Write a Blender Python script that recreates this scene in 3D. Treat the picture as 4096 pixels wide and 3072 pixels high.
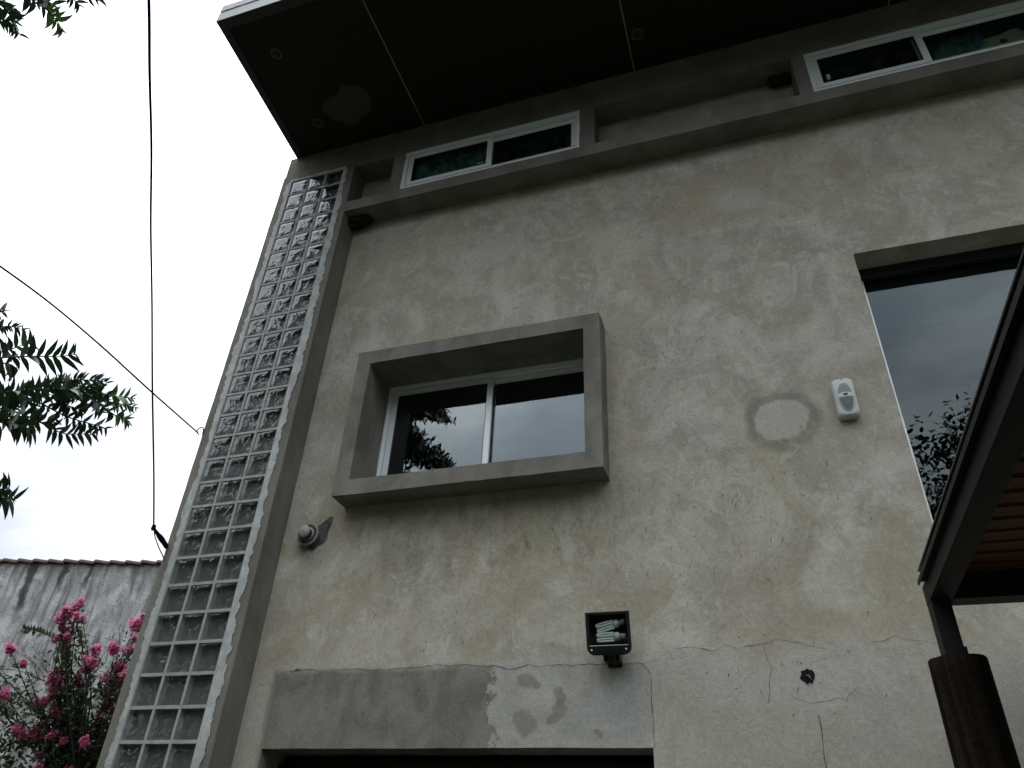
import bpy, math, random
from mathutils import Vector, Matrix, noise
random.seed(7)
for o in list(bpy.data.objects): bpy.data.objects.remove(o)
scene = bpy.context.scene
COL = scene.collection

# ------------------------------------------------------------------ camera
CAM = Vector((3.9632, -4.3032, 1.5551))
RIGHT = Vector((0.949564, 0.310526, 0.043609))
DOWN = Vector((-0.139871, 0.543911, -0.827404))
FWD = Vector((-0.280649, 0.779573, 0.559912))
cd = bpy.data.cameras.new('camera'); cam = bpy.data.objects.new('camera', cd); COL.objects.link(cam)
M4 = Matrix.Identity(4)
for i in range(3):
    M4[i][0] = RIGHT[i]; M4[i][1] = -DOWN[i]; M4[i][2] = -FWD[i]; M4[i][3] = CAM[i]
cam.matrix_world = M4
cd.sensor_width = 36; cd.lens = 26.14; cd.clip_start = 0.05; cd.clip_end = 2000
scene.camera = cam

# ------------------------------------------------------------------ node helpers
def N(nt, t, ins=None, **props):
    n = nt.nodes.new('ShaderNode' + t)
    for k, v in props.items(): setattr(n, k, v)
    for k, v in (ins or {}).items():
        s = n.inputs[k]
        if isinstance(v, bpy.types.NodeSocket): nt.links.new(v, s)
        elif isinstance(v, (tuple, list)) and len(v) == 3 and s.type == 'RGBA': s.default_value = (*v, 1)
        else: s.default_value = v
    return n
def MA(nt, op, a, b=None, c=None, clamp=False):
    n = nt.nodes.new('ShaderNodeMath'); n.operation = op; n.use_clamp = clamp
    for i, v in enumerate((a, b, c)):
        if v is None: continue
        if isinstance(v, bpy.types.NodeSocket): nt.links.new(v, n.inputs[i])
        else: n.inputs[i].default_value = v
    return n.outputs[0]
def MX(nt, f, a, b, blend='MIX'):
    n = nt.nodes.new('ShaderNodeMix'); n.data_type = 'RGBA'; n.blend_type = blend
    for i, v in ((0, f), (6, a), (7, b)):
        if isinstance(v, bpy.types.NodeSocket): nt.links.new(v, n.inputs[i])
        elif i == 0: n.inputs[0].default_value = v
        else: n.inputs[i].default_value = (*v, 1)
    return n.outputs[2]
def SM(nt, v, lo, hi, a=0.0, b=1.0):
    n = N(nt, 'MapRange', {'Value': v, 'From Min': lo, 'From Max': hi, 'To Min': a, 'To Max': b}, interpolation_type='SMOOTHSTEP')
    return n.outputs[0]
def NZ(nt, vec, scale, detail=4, rough=.55, dist=0.0, out=0):
    return N(nt, 'TexNoise', {'Vector': vec, 'Scale': scale, 'Detail': detail, 'Roughness': rough, 'Distortion': dist}).outputs[out]
def VS(nt, vec, s, off=(0, 0, 0)):
    return N(nt, 'Mapping', {'Vector': vec, 'Scale': s, 'Location': off}).outputs[0]

# ------------------------------------------------------------------ world, sun, exposure
SUN_EL, SUN_AZ = math.radians(74), math.radians(200)      # azimuth: compass-like, measured from +Y towards +X
w = bpy.data.worlds.new('World'); scene.world = w; w.use_nodes = True
nt = w.node_tree; nt.nodes.clear()
tc = N(nt, 'TexCoord').outputs['Generated']
sky = N(nt, 'TexSky', sky_type='NISHITA', sun_disc=False, sun_elevation=SUN_EL, sun_rotation=SUN_AZ, dust_density=3.0)
sep = N(nt, 'SeparateXYZ', {0: tc})
zc = MA(nt, 'MAXIMUM', sep.outputs[2], 0.0)
grad = MA(nt, 'MULTIPLY_ADD', MA(nt, 'POWER', zc, 1.3), 18.5, 1.7)               # overcast: zenith several times the horizon
big = NZ(nt, VS(nt, tc, (1, 1, 1.8)), 2.6, 6, .55, .3)
cl = SM(nt, big, .34, .64, .64, 1.14)
lum = MA(nt, 'MULTIPLY', grad, cl)
tint = MX(nt, SM(nt, big, .35, .65), (.89, .955, 1.06), (.985, .995, 1.0))
cloud = N(nt, 'VectorMath', {0: tint, 'Scale': lum}, operation='SCALE').outputs[0]
mix = MX(nt, .93, sky.outputs[0], cloud)
bg = N(nt, 'Background', {'Color': mix, 'Strength': 0.1})
out = N(nt, 'OutputWorld', {'Surface': bg.outputs[0]})
sd = bpy.data.lights.new('sun', 'SUN'); sd.energy = 0.6; sd.angle = math.radians(25); sd.color = (1, .97, .92)
so = bpy.data.objects.new('sun', sd); COL.objects.link(so)
sdir = Vector((math.sin(SUN_AZ) * math.cos(SUN_EL), math.cos(SUN_AZ) * math.cos(SUN_EL), math.sin(SUN_EL)))
so.rotation_euler = sdir.to_track_quat('Z', 'Y').to_euler(); so.location = (0, -8, 20)
vs = scene.view_settings; vs.view_transform = 'Standard'; vs.look = 'None'; vs.exposure = 1.17; vs.gamma = 1
vs.use_curve_mapping = False
scene.cycles.use_denoising = True; scene.cycles.use_adaptive_sampling = False
scene.cycles.max_bounces = 10; scene.cycles.transparent_max_bounces = 16
scene.cycles.sample_clamp_indirect = 4

# ------------------------------------------------------------------ materials
def mat(name, col=(.5, .5, .5), rough=.6, metal=0.0, spec=.5):
    m = bpy.data.materials.new(name); m.use_nodes = True; t = m.node_tree
    b = t.nodes['Principled BSDF']
    b.inputs['Base Color'].default_value = (*col, 1); b.inputs['Roughness'].default_value = rough
    b.inputs['Metallic'].default_value = metal; b.inputs['Specular IOR Level'].default_value = spec
    return m, t, b
def noisy(name, c1, c2, scale=4, rough=.85, bump=.15, bscale=60, stretch=(1, 1, 1), metal=0, grain=.08, spec=.3):
    m, t, b = mat(name, c1, rough, metal, spec)
    p = N(t, 'TexCoord').outputs['Object']; pv = VS(t, p, stretch)
    n1 = NZ(t, pv, scale, 7, .62, .3)
    c = MX(t, SM(t, n1, .32, .68), c1, c2)
    g = NZ(t, p, bscale, 3, .6)
    c = MX(t, 1.0, c, MX(t, g, (1 - grain * 2,) * 3, (1 + grain * 2,) * 3), 'MULTIPLY')
    t.links.new(c, b.inputs['Base Color'])
    bp = N(t, 'Bump', {'Strength': bump, 'Distance': .01, 'Height': MA(t, 'ADD', g, MA(t, 'MULTIPLY', n1, 1.5))})
    t.links.new(bp.outputs[0], b.inputs['Normal'])
    return m

def wall_material():
    m, t, b = mat('stained_plaster', rough=.9, spec=.2)
    p = N(t, 'TexCoord').outputs['Object']
    wob = N(t, 'VectorMath', {0: NZ(t, p, 5, 5, .6, 0, 1), 1: (.5, .5, .5)}, operation='SUBTRACT').outputs[0]
    def warped(k):
        return N(t, 'VectorMath', {0: wob, 1: (k, k, k), 2: p}, operation='MULTIPLY_ADD').outputs[0]
    pw = N(t, 'SeparateXYZ', {0: warped(.16)}); px, pz = pw.outputs[0], pw.outputs[2]
    pw2 = N(t, 'SeparateXYZ', {0: warped(.06)}); qx, qz = pw2.outputs[0], pw2.outputs[2]
    def ell(cx, cz, rx, rz, soft=.25, fine=False):
        X, Z = (qx, qz) if fine else (px, pz)
        a = MA(t, 'DIVIDE', MA(t, 'SUBTRACT', X, cx), rx); c = MA(t, 'DIVIDE', MA(t, 'SUBTRACT', Z, cz), rz)
        d = MA(t, 'SQRT', MA(t, 'ADD', MA(t, 'MULTIPLY', a, a), MA(t, 'MULTIPLY', c, c)))
        return SM(t, d, 1 - soft, 1 + soft, 1.0, 0.0), d
    def rect(x0, x1, z0, z1, soft=.03, fine=True):
        X, Z = (qx, qz) if fine else (px, pz)
        a = MA(t, 'MINIMUM', MA(t, 'SUBTRACT', X, x0), MA(t, 'SUBTRACT', x1, X))
        c = MA(t, 'MINIMUM', MA(t, 'SUBTRACT', Z, z0), MA(t, 'SUBTRACT', z1, Z))
        return SM(t, MA(t, 'MINIMUM', a, c), -soft, soft)
    def mul(a, k): return MA(t, 'MULTIPLY', a, k)
    n_big = NZ(t, p, .9, 5, .6, .4)
    n_mid = NZ(t, VS(t, p, (1, 1, .8)), 2.6, 9, .68, .9)
    n_tr = NZ(t, VS(t, p, (1.6, 1, 1), (3, 1, 7)), 5.5, 8, .62, 2.2)
    n_st = NZ(t, VS(t, p, (9, 1, 1.5)), 1.6, 6, .65, .5)
    c = MX(t, SM(t, n_mid, .34, .66), (0.321, 0.307, 0.262), (0.471, 0.458, 0.403))
    c = MX(t, mul(SM(t, n_tr, .52, .74), .55), c, (0.569, 0.560, 0.508))
    c = MX(t, mul(SM(t, n_big, .46, .66), .42), c, (0.354, 0.324, 0.244))
    crisp = NZ(t, VS(t, p, (1, 1, 1.25), (1, 8, 5)), 3.4, 9, .66, 1.2)
    c = MX(t, mul(SM(t, crisp, .575, .625), .38), c, (0.543, 0.534, 0.484))
    c = MX(t, mul(SM(t, crisp, .40, .445, 1, 0), .28), c, (0.271, 0.255, 0.209))
    yel = NZ(t, VS(t, p, (1, 1, 1), (9, 4, 2)), 1.9, 7, .66, .7)
    c = MX(t, mul(SM(t, yel, .50, .62), .55), c, (0.317, 0.290, 0.201))
    c = MX(t, mul(SM(t, n_st, .56, .74), .22), c, (0.214, 0.205, 0.178))
    # lower zone under the horizontal crack is greyer and rougher
    low = SM(t, pz, 2.62, 2.74, 1.0, 0.0)
    c = MX(t, mul(low, .55), c, (0.370, 0.363, 0.326))
    # newer render over the shutter
    lin = rect(.895, 3.31, 2.0, 2.64)
    split = SM(t, MA(t, 'ADD', px, MA(t, 'MULTIPLY', MA(t, 'SUBTRACT', NZ(t, p, 7, 5, .6), .5), .5)), 2.39, 2.41)
    leftc = MX(t, SM(t, NZ(t, VS(t, p, (1.5, 1, 1)), 3.6, 8, .66, .5), .36, .64), (0.155, 0.147, 0.126), (0.230, 0.220, 0.193))
    rightc = MX(t, SM(t, n_mid, .3, .7), (0.310, 0.312, 0.288), (0.411, 0.414, 0.389))
    c = MX(t, lin, c, MX(t, split, leftc, rightc))
    for (x, z, rx, rz) in ((2.60, 2.54, .06, .034), (2.66, 2.52, .03, .02), (2.80, 2.45, .035, .06), (2.80, 2.38, .05, .05), (2.75, 2.325, .04, .03), (2.58, 2.32, .058, .058), (2.35, 2.43, .02, .04), (3.0, 2.25, .03, .02)):
        c = MX(t, mul(ell(x, z, rx, rz, .3)[0], .8), c, (0.220, 0.211, 0.183))
    # round repair near the alarm: damp ring with pale centre
    e, d = ell(4.236, 4.068, .198, .19, .22)
    brk = SM(t, NZ(t, p, 9, 5, .65), .32, .52, .35, 1)
    ring = mul(SM(t, d, .74, .88), SM(t, d, 1.0, 1.28, 1.0, 0.0))
    c = MX(t, mul(SM(t, d, .70, .84, 1, 0), .75), c, (0.426, 0.417, 0.384))
    c = MX(t, mul(mul(ring, brk), .9), c, (0.231, 0.218, 0.183))
    # pale smooth patches and a yellowish one high on the wall
    c = MX(t, mul(ell(2.22, 6.09, .23, .14, .25)[0], .7), c, (0.406, 0.410, 0.382))
    c = MX(t, mul(rect(3.62, 4.42, 5.86, 6.42, .06, False), .62), c, (0.354, 0.324, 0.248))
    c = MX(t, mul(ell(4.22, 6.09, .19, .13, .3)[0], .7), c, (0.421, 0.422, 0.400))
    # halo of old damp round the window box, and a repair round the cable hole
    h1 = rect(1.02, 3.33, 3.52, 5.2, .05, False)
    c = MX(t, mul(h1, .38), c, (0.334, 0.306, 0.225))
    c = MX(t, mul(ell(3.28, 3.66, .13, .15, .3)[0], .6), c, (0.332, 0.319, 0.269))
    c = MX(t, mul(ell(4.1, 2.53, .21, .17, .2)[0], .55), c, (0.429, 0.420, 0.378))
    c = MX(t, mul(rect(4.15, 4.62, 2.71, 2.86, .05, False), .5), c, (0.339, 0.312, 0.227))
    c = MX(t, mul(rect(4.82, 6.0, 1.9, 2.56, .03, False), .7), c, (0.355, 0.356, 0.330))
    c = MX(t, mul(ell(1.0, 3.5, .16, .2, .3)[0], .45), c, (0.233, 0.216, 0.169))
    # run-off dirt under the window box, deepened to paint its contact shadow too
    drip_and_shade = mul(rect(1.15, 3.2, 3.2, 3.75, .14, False), SM(t, NZ(t, VS(t, p, (3.5, 1, 1.3)), 2.6, 7, .72, .6), .45, .66))
    c = MX(t, mul(drip_and_shade, .72), c, (0.212, 0.195, 0.132))
    pits = N(t, 'TexVoronoi', {'Vector': p, 'Scale': 22.0}, feature='F1').outputs['Distance']
    c = MX(t, mul(SM(t, pits, .03, .075, 1, 0), mul(SM(t, NZ(t, p, 3, 2), .52, .6), .65)), c, (.07, .065, .05))
    g = NZ(t, p, 120, 3, .6)
    c = MX(t, 1.0, c, MX(t, g, (.80, .80, .80), (1.2, 1.2, 1.19)), 'MULTIPLY')
    c = MX(t, 1.0, c, MX(t, SM(t, NZ(t, p, 38, 4, .7), .3, .7), (.91, .91, .90), (1.07, 1.07, 1.07)), 'MULTIPLY')
    smut = mul(SM(t, NZ(t, VS(t, p, (1, 1, .45)), 17, 5, .7), .60, .70), SM(t, NZ(t, p, 1.5, 3, .6), .45, .62))
    c = MX(t, mul(smut, .4), c, (0.139, 0.134, 0.108))
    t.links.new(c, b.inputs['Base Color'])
    hgt = MA(t, 'ADD', mul(n_tr, 1.2), MA(t, 'ADD', mul(g, .35), MA(t, 'MULTIPLY_ADD', lin, .6, mul(n_mid, .8))))
    bp = N(t, 'Bump', {'Strength': .42, 'Distance': .013, 'Height': hgt})
    t.links.new(bp.outputs[0], b.inputs['Normal'])
    return m
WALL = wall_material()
CEM = noisy('grey_cement', (.13, .127, .109), (.2, .195, .170), 3.0, .88, .4, 90, (1, 1, .55), grain=.14)
CEMD = noisy('box_cement', (.128, .124, .108), (.206, .2, .177), 4.2, .88, .4, 90, (1, 1, .6), grain=.14)
GROUT = noisy('pale_grout', (.32, .345, .335), (.46, .49, .475), 9, .85, .35, 60)
MORTAR = noisy('mortar', (.27, .282, .277), (.36, .37, .362), 14, .85, .2, 80)

def soffit_material():
    m, t, b = mat('dark_brown_soffit', (.012, .010, .008), .7, 0, .25)
    p = N(t, 'TexCoord').outputs['Object']
    wob = N(t, 'VectorMath', {0: NZ(t, p, 7, 4, .6, 0, 1), 1: (.12, .12, .12), 2: p}, operation='MULTIPLY_ADD').outputs[0]
    s = N(t, 'SeparateXYZ', {0: wob})
    def disc(cx, cy, r):
        a = MA(t, 'SUBTRACT', s.outputs[0], cx + .06); c = MA(t, 'SUBTRACT', s.outputs[1], cy + .06)
        return SM(t, MA(t, 'SQRT', MA(t, 'ADD', MA(t, 'MULTIPLY', a, a), MA(t, 'MULTIPLY', c, c))), r - .02, r + .02, 1, 0)
    f = MA(t, 'MAXIMUM', disc(.88, -.66, .17), MA(t, 'MAXIMUM', disc(.68, -.62, .14), disc(.74, -.52, .11)))
    sp = SM(t, NZ(t, p, 26, 3, .6), .69, .73)
    near = MA(t, 'MULTIPLY', sp, disc(.78, -.95, .3))
    f = MA(t, 'MAXIMUM', f, near)
    base = MX(t, NZ(t, VS(t, p, (1, 4, 1)), 5, 5, .6), (.007, .006, .005), (.013, .011, .009))
    c = MX(t, f, base, (.052, .046, .037))
    t.links.new(c, b.inputs['Base Color']); return m
SOFFIT = soffit_material()
TRIM = noisy('dark_green_trim', (0.0252, 0.0308, 0.0294), (0.0350, 0.0406, 0.0385), 5, .6, .05, 60)
STRIP = noisy('joint_filler', (0.2250, 0.2175, 0.1875), (0.3150, 0.3000, 0.2625), 10, .8)
GALV = noisy('galvanised_sheet', (.22, .25, .255), (.36, .39, .395), 60, .5, .05, 200, metal=.2, grain=.15)
ALU, t_, b_ = mat('aluminium_frame', (.80, .86, .87), .34, .15, .5)
ALUD, t_, b_ = mat('dark_gasket', (.012, .012, .016), .5)
DARK = noisy('dark_interior', (0.0210, 0.0198, 0.0180), (0.0300, 0.0282, 0.0252), 2, .9)
WHITEP, t_, b_ = mat('white_plastic', (.50, .555, .53), .42, 0, .5)
GREYP = noisy('grey_plastic', (.24, .235, .22), (.29, .285, .27), 12, .5)
BLACKP, t_, b_ = mat('black_metal', (.016, .017, .018), .38, .2, .5)
BLACK, t_, b_ = mat('black_void', (.006, .006, .006), .8, 0, .2)
CRACK, t_, b_ = mat('crack_dark', (.075, .07, .058), .95, 0, .1)  # dark wear colour shared by cracks and scuff marks
STEEL = noisy('painted_dark_steel', (0.0100, 0.0108, 0.0104), (0.0162, 0.0169, 0.0162), 8, .6, .08, 80, spec=.2)
POLE = noisy('stained_timber_pole', (.0045, .0034, .0028), (.021, .0155, .012), 7, .95, .9, 40, (5, 5, .22), grain=.15, spec=.08)
SLAT = noisy('stained_timber_slat', (.07, .025, .0105), (.115, .043, .018), 3, .6, .25, 40, (.6, 9, 9))
CABLE, t_, b_ = mat('cable_sheath', (.010, .010, .028), .95, 0, .1)
NEST = noisy('mud_nest', (0.0060, 0.0050, 0.0040), (0.0250, 0.0210, 0.0160), 30, .95, 1.0, 60)
TUBE, t_, b_ = mat('lamp_tube', (.78, .83, .81), .3, 0, .5)
SOCK = noisy('beige_socket', (.33, .29, .24), (.4, .36, .3), 20, .6)
CURT = noisy('green_curtain', (.02, .04, .034), (.17, .25, .215), 7, .9, .1, 40)
BLIND = noisy('pale_blind', (.62, .64, .64), (.7, .72, .72), 2, .9)

def pane(name, tint, f0, bump=0, scale=8, milk=0):
    m = bpy.data.materials.new(name); m.use_nodes = True; t = m.node_tree; t.nodes.clear()
    gl = N(t, 'BsdfGlossy', {'Color': (.95, .98, 1) if bump else (.88, .97, 1), 'Roughness': 0.0}); tr = N(t, 'BsdfTransparent', {'Color': tint})
    lw = N(t, 'LayerWeight', {'Blend': .5})
    fac = MA(t, 'MULTIPLY_ADD', MA(t, 'POWER', lw.outputs['Facing'], 5.0), 1 - f0, f0)
    if bump:
        p = N(t, 'TexCoord').outputs['Object']; oi = N(t, 'ObjectInfo').outputs['Random']
        pv = N(t, 'VectorMath', {0: p, 1: N(t, 'CombineXYZ', {0: MA(t, 'MULTIPLY', oi, 7.0), 2: MA(t, 'MULTIPLY', oi, 13.0)}).outputs[0]}, operation='ADD').outputs[0]
        h = NZ(t, pv, scale, 1.5, .45, 1.6)
        bp = N(t, 'Bump', {'Strength': bump, 'Distance': .02, 'Height': h}).outputs[0]
        t.links.new(bp, gl.inputs['Normal']); t.links.new(bp, lw.inputs['Normal'])
    body = tr.outputs[0]
    if milk: body = N(t, 'MixShader', {0: milk, 1: tr.outputs[0], 2: N(t, 'BsdfDiffuse', {'Color': (.50, .53, .52)}).outputs[0]}).outputs[0]
    mx = N(t, 'MixShader', {0: fac, 1: body, 2: gl.outputs[0]})
    N(t, 'OutputMaterial', {'Surface': mx.outputs[0]}); return m
GLASS = pane('window_glass', (.74, .86, .86), .036)
GLASS3 = pane('teal_tint_glass', (.32, .42, .43), .055)
GLASS2 = pane('mirror_tint_glass', (.45, .5, .5), .13)
BLK_F = pane('block_front_glass', (.89, .91, .90), .075, .2, 11)
BLK_B = pane('block_back_glass', (.45, .47, .46), .08, .7, 13, .30)
BLK_S = noisy('block_side_glass', (.25, .275, .265), (.31, .335, .325), 10, .5)

def leaf_mat(name, c1, c2, tr=.3, rough=.45):
    m, t, b = mat(name, c1, rough, 0, .4)
    p = N(t, 'TexCoord').outputs['Object']; oi = N(t, 'ObjectInfo').outputs['Random']
    g = N(t, 'NewGeometry').outputs['Random Per Island']
    c = MX(t, MA(t, 'FRACT', MA(t, 'ADD', oi, g)), c1, c2)
    t.links.new(c, b.inputs['Base Color'])
    tl = N(t, 'BsdfTranslucent', {'Color': MX(t, .5, c, tuple(min(1, k * 3) for k in c2))})
    mx = N(t, 'MixShader', {0: tr, 1: b.outputs[0], 2: tl.outputs[0]})
    t.links.new(mx.outputs[0], t.nodes['Material Output'].inputs['Surface']); return m
LEAF = leaf_mat('conifer_leaf', (.006, .020, .011), (.015, .038, .012), .10)
LEAFY = leaf_mat('young_conifer_leaf', (.02, .055, .010), (.045, .09, .012), .18)
LEAFD = leaf_mat('crown_leaf', (0.0060, 0.0132, 0.0072), (0.0132, 0.0270, 0.0108), .15)
MYRT = leaf_mat('myrtle_leaf', (0.0105, 0.0240, 0.0120), (0.0338, 0.0562, 0.0210), .25)
PINK = leaf_mat('pink_petal', (.42, .06, .15), (.68, .2, .33), .3, .6)
BARK = noisy('grey_bark', (.055, .045, .036), (.11, .095, .08), 6, .95, .8, 30, (3, 3, .6))
TWIG = noisy('dark_twig', (0.0225, 0.0195, 0.0165), (0.0525, 0.0450, 0.0375), 10, .9)
TWIGG = noisy('green_twig', (.02, .035, .012), (.045, .06, .02), 10, .8)
TILE = noisy('clay_tile', (.022, .012, .011), (.055, .028, .024), 14, .85, .4, 40)
def neighbour_material():
    m, t, b = mat('mildewed_limewash', rough=.95, spec=.1)
    p = N(t, 'TexCoord').outputs['Object']
    c = MX(t, SM(t, NZ(t, p, 2.2, 8, .65, .4), .35, .65), (.26, .265, .265), (.44, .45, .45))
    c = MX(t, MA(t, 'MULTIPLY', SM(t, NZ(t, VS(t, p, (4, 4, .45)), 1.6, 8, .7, .4), .46, .62), .78), c, (.085, .09, .09))
    c = MX(t, MA(t, 'MULTIPLY', SM(t, NZ(t, p, 16, 6, .7), .58, .66), .75), c, (.08, .085, .085))
    c = MX(t, MA(t, 'MULTIPLY', SM(t, NZ(t, VS(t, p, (1, 1, .6), (5, 2, 1)), 7, 8, .75, .5), .5, .62), .6), c, (.15, .155, .155))
    s = N(t, 'SeparateXYZ', {0: N(t, 'VectorMath', {0: NZ(t, p, 4, 5, .6, 0, 1), 1: (.35, .35, .35), 2: p}, operation='MULTIPLY_ADD').outputs[0]})
    z = s.outputs[2]
    top = SM(t, z, 5.9, 6.3)
    c = MX(t, MA(t, 'MULTIPLY', MA(t, 'MULTIPLY', top, SM(t, NZ(t, p, 6, 5, .7), .4, .55)), .6), c, (.13, .125, .11))
    for cx, wd, z0 in ((-8.50, .09, 5.3), (-7.9, .05, 5.7), (-7.45, .06, 5.75)):
        a = SM(t, MA(t, 'ABSOLUTE', MA(t, 'SUBTRACT', s.outputs[0], cx)), wd * .5, wd * 1.3, 1, 0)
        c = MX(t, MA(t, 'MULTIPLY', MA(t, 'MULTIPLY', a, SM(t, z, z0, z0 + .25)), .85), c, (.035, .035, .032))
    t.links.new(c, b.inputs['Base Color'])
    bp = N(t, 'Bump', {'Strength': .5, 'Distance': .02, 'Height': NZ(t, p, 22, 5, .65)})
    t.links.new(bp.outputs[0], b.inputs['Normal']); return m
NEIGH = neighbour_material()
GROUND = noisy('garden_ground', (.028, .034, .018), (.055, .056, .036), 1.2, .95, .4, 20)

# ------------------------------------------------------------------ mesh helpers
def disp(p, amp=1.0):
    a = noise.noise_vector(Vector(p) * 4.0) * .0022 + noise.noise_vector(Vector(p) * 17.0) * .0020
    return Vector(p) + a * amp
class MB:
    def __init__(s): s.v = []; s.f = []; s.m = []
    def face(s, pts, m=0):
        i = len(s.v); s.v += [tuple(p) for p in pts]; s.f.append(tuple(range(i, i + len(pts)))); s.m.append(m)
    def box(s, x0, x1, y0, y1, z0, z1, m=0):
        i = len(s.v)
        s.v += [(x0, y0, z0), (x1, y0, z0), (x1, y1, z0), (x0, y1, z0), (x0, y0, z1), (x1, y0, z1), (x1, y1, z1), (x0, y1, z1)]
        for q in ((0, 3, 2, 1), (4, 5, 6, 7), (0, 1, 5, 4), (1, 2, 6, 5), (2, 3, 7, 6), (3, 0, 4, 7)):
            s.f.append(tuple(i + k for k in q)); s.m.append(m)
        return s
    def rgrid(s, o, u, v, lu, lv, m=0, step=.07, amp=1.0):
        """displaced grid of quads: origin o, unit axes u, v"""
        nu = max(1, round(lu / step)); nv = max(1, round(lv / step)); i = len(s.v)
        o, u, v = Vector(o), Vector(u), Vector(v)
        for b in range(nv + 1):
            for a in range(nu + 1): s.v.append(tuple(disp(o + u * (lu * a / nu) + v * (lv * b / nv), amp)))
        for b in range(nv):
            for a in range(nu):
                k = i + b * (nu + 1) + a; s.f.append((k, k + 1, k + nu + 2, k + nu + 1)); s.m.append(m)
    def rbox(s, x0, x1, y0, y1, z0, z1, m=0, step=.07, amp=1.0, skip=''):
        dx, dy, dz = x1 - x0, y1 - y0, z1 - z0
        if 'f' not in skip: s.rgrid((x0, y0, z0), (1, 0, 0), (0, 0, 1), dx, dz, m, step, amp)
        if 'b' not in skip: s.rgrid((x1, y1, z0), (-1, 0, 0), (0, 0, 1), dx, dz, m, step, amp)
        if 'l' not in skip: s.rgrid((x0, y1, z0), (0, -1, 0), (0, 0, 1), dy, dz, m, step, amp)
        if 'r' not in skip: s.rgrid((x1, y0, z0), (0, 1, 0), (0, 0, 1), dy, dz, m, step, amp)
        if 'd' not in skip: s.rgrid((x0, y1, z0), (1, 0, 0), (0, -1, 0), dx, dy, m, step, amp)
        if 'u' not in skip: s.rgrid((x0, y0, z1), (1, 0, 0), (0, 1, 0), dx, dy, m, step, amp)
        return s
    def tube(s, pts, rad, n=6, m=0, cap=True):
        pts = [Vector(p) for p in pts]; k = len(pts); i0 = len(s.v)
        if not isinstance(rad, (list, tuple)): rad = [rad] * k
        d0 = (pts[1] - pts[0]).normalized(); up = Vector((0, 0, 1)) if abs(d0.z) < .9 else Vector((1, 0, 0))
        a = d0.cross(up).normalized()
        for j in range(k):
            d = (pts[min(j + 1, k - 1)] - pts[max(j - 1, 0)]).normalized()
            a = (a - d * a.dot(d)).normalized(); b = d.cross(a)
            for q in range(n):
                th = 2 * math.pi * q / n; s.v.append(tuple(pts[j] + (a * math.cos(th) + b * math.sin(th)) * rad[j]))
        for j in range(k - 1):
            for q in range(n):
                r = (q + 1) % n; s.f.append((i0 + j * n + q, i0 + j * n + r, i0 + (j + 1) * n + r, i0 + (j + 1) * n + q)); s.m.append(m)
        if cap:
            s.f.append(tuple(i0 + q for q in reversed(range(n)))); s.m.append(m)
            s.f.append(tuple(i0 + (k - 1) * n + q for q in range(n))); s.m.append(m)
        return s
    def lathe(s, prof, c, ax, n=28, m=0):
        """profile [(radius, along axis)] turned about ax through c"""
        ax = Vector(ax).normalized(); c = Vector(c); up = Vector((0, 0, 1)) if abs(ax.z) < .9 else Vector((1, 0, 0))
        a = ax.cross(up).normalized(); b = ax.cross(a); i0 = len(s.v)
        for (r, h) in prof:
            for q in range(n):
                th = 2 * math.pi * q / n; s.v.append(tuple(c + ax * h + (a * math.cos(th) + b * math.sin(th)) * r))
        for j in range(len(prof) - 1):
            for q in range(n):
                r = (q + 1) % n; s.f.append((i0 + j * n + q, i0 + (j + 1) * n + q, i0 + (j + 1) * n + r, i0 + j * n + r)); s.m.append(m)
        return s
    def xform(s, mtx, i0=0):
        for i in range(i0, len(s.v)): s.v[i] = tuple(mtx @ Vector(s.v[i]))
        return s
    def mesh(s, name, mats, smooth=False):
        me = bpy.data.meshes.new(name); me.from_pydata(s.v, [], s.f)
        for k in (mats if isinstance(mats, (list, tuple)) else [mats]): me.materials.append(k)
        me.polygons.foreach_set('material_index', s.m)
        if smooth: me.polygons.foreach_set('use_smooth', [True] * len(s.f))
        me.update(); return me
    def build(s, name, mats, parent=None, smooth=False, kind=None):
        o = bpy.data.objects.new(name, s.mesh(name, mats, smooth)); COL.objects.link(o)
        if parent is not None:
            o.parent = parent
            if parent.parent is None: o.location = -parent.location
        if kind: o['kind'] = kind
        return o
def thing(name, label, cat, loc=(0, 0, 0), group=None):
    o = bpy.data.objects.new(name, None); COL.objects.link(o); o.location = loc; o.empty_display_size = .2
    o['label'] = label; o['category'] = cat
    if group: o['group'] = group
    return o
def inst(name, me, parent, loc=(0, 0, 0), rot=None):
    o = bpy.data.objects.new(name, me); COL.objects.link(o); o.parent = parent
    o.location = Vector(loc) - (parent.location if parent.parent is None else Vector((0, 0, 0)))
    if rot is not None: o.rotation_mode = 'QUATERNION'; o.rotation_quaternion = rot
    return o
def bez(pts, n):
    """Catmull-Rom through pts"""
    pts = [Vector(p) for p in pts]; P = [pts[0] * 2 - pts[1]] + pts + [pts[-1] * 2 - pts[-2]]; r = []
    for i in range(1, len(P) - 2):
        for k in range(n):
            t = k / n; a, b, c, d = P[i - 1:i + 3]
            r.append(.5 * ((2 * b) + (c - a) * t + (2 * a - 5 * b + 4 * c - d) * t * t + (3 * b - a - 3 * c + d) * t ** 3))
    r.append(pts[-1]); return r

# ------------------------------------------------------------------ ground
g = MB(); g.face([(-400, -400, 0), (400, -400, 0), (400, 400, 0), (-400, 400, 0)])
go = g.build('ground', GROUND); go['kind'] = 'structure'

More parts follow.
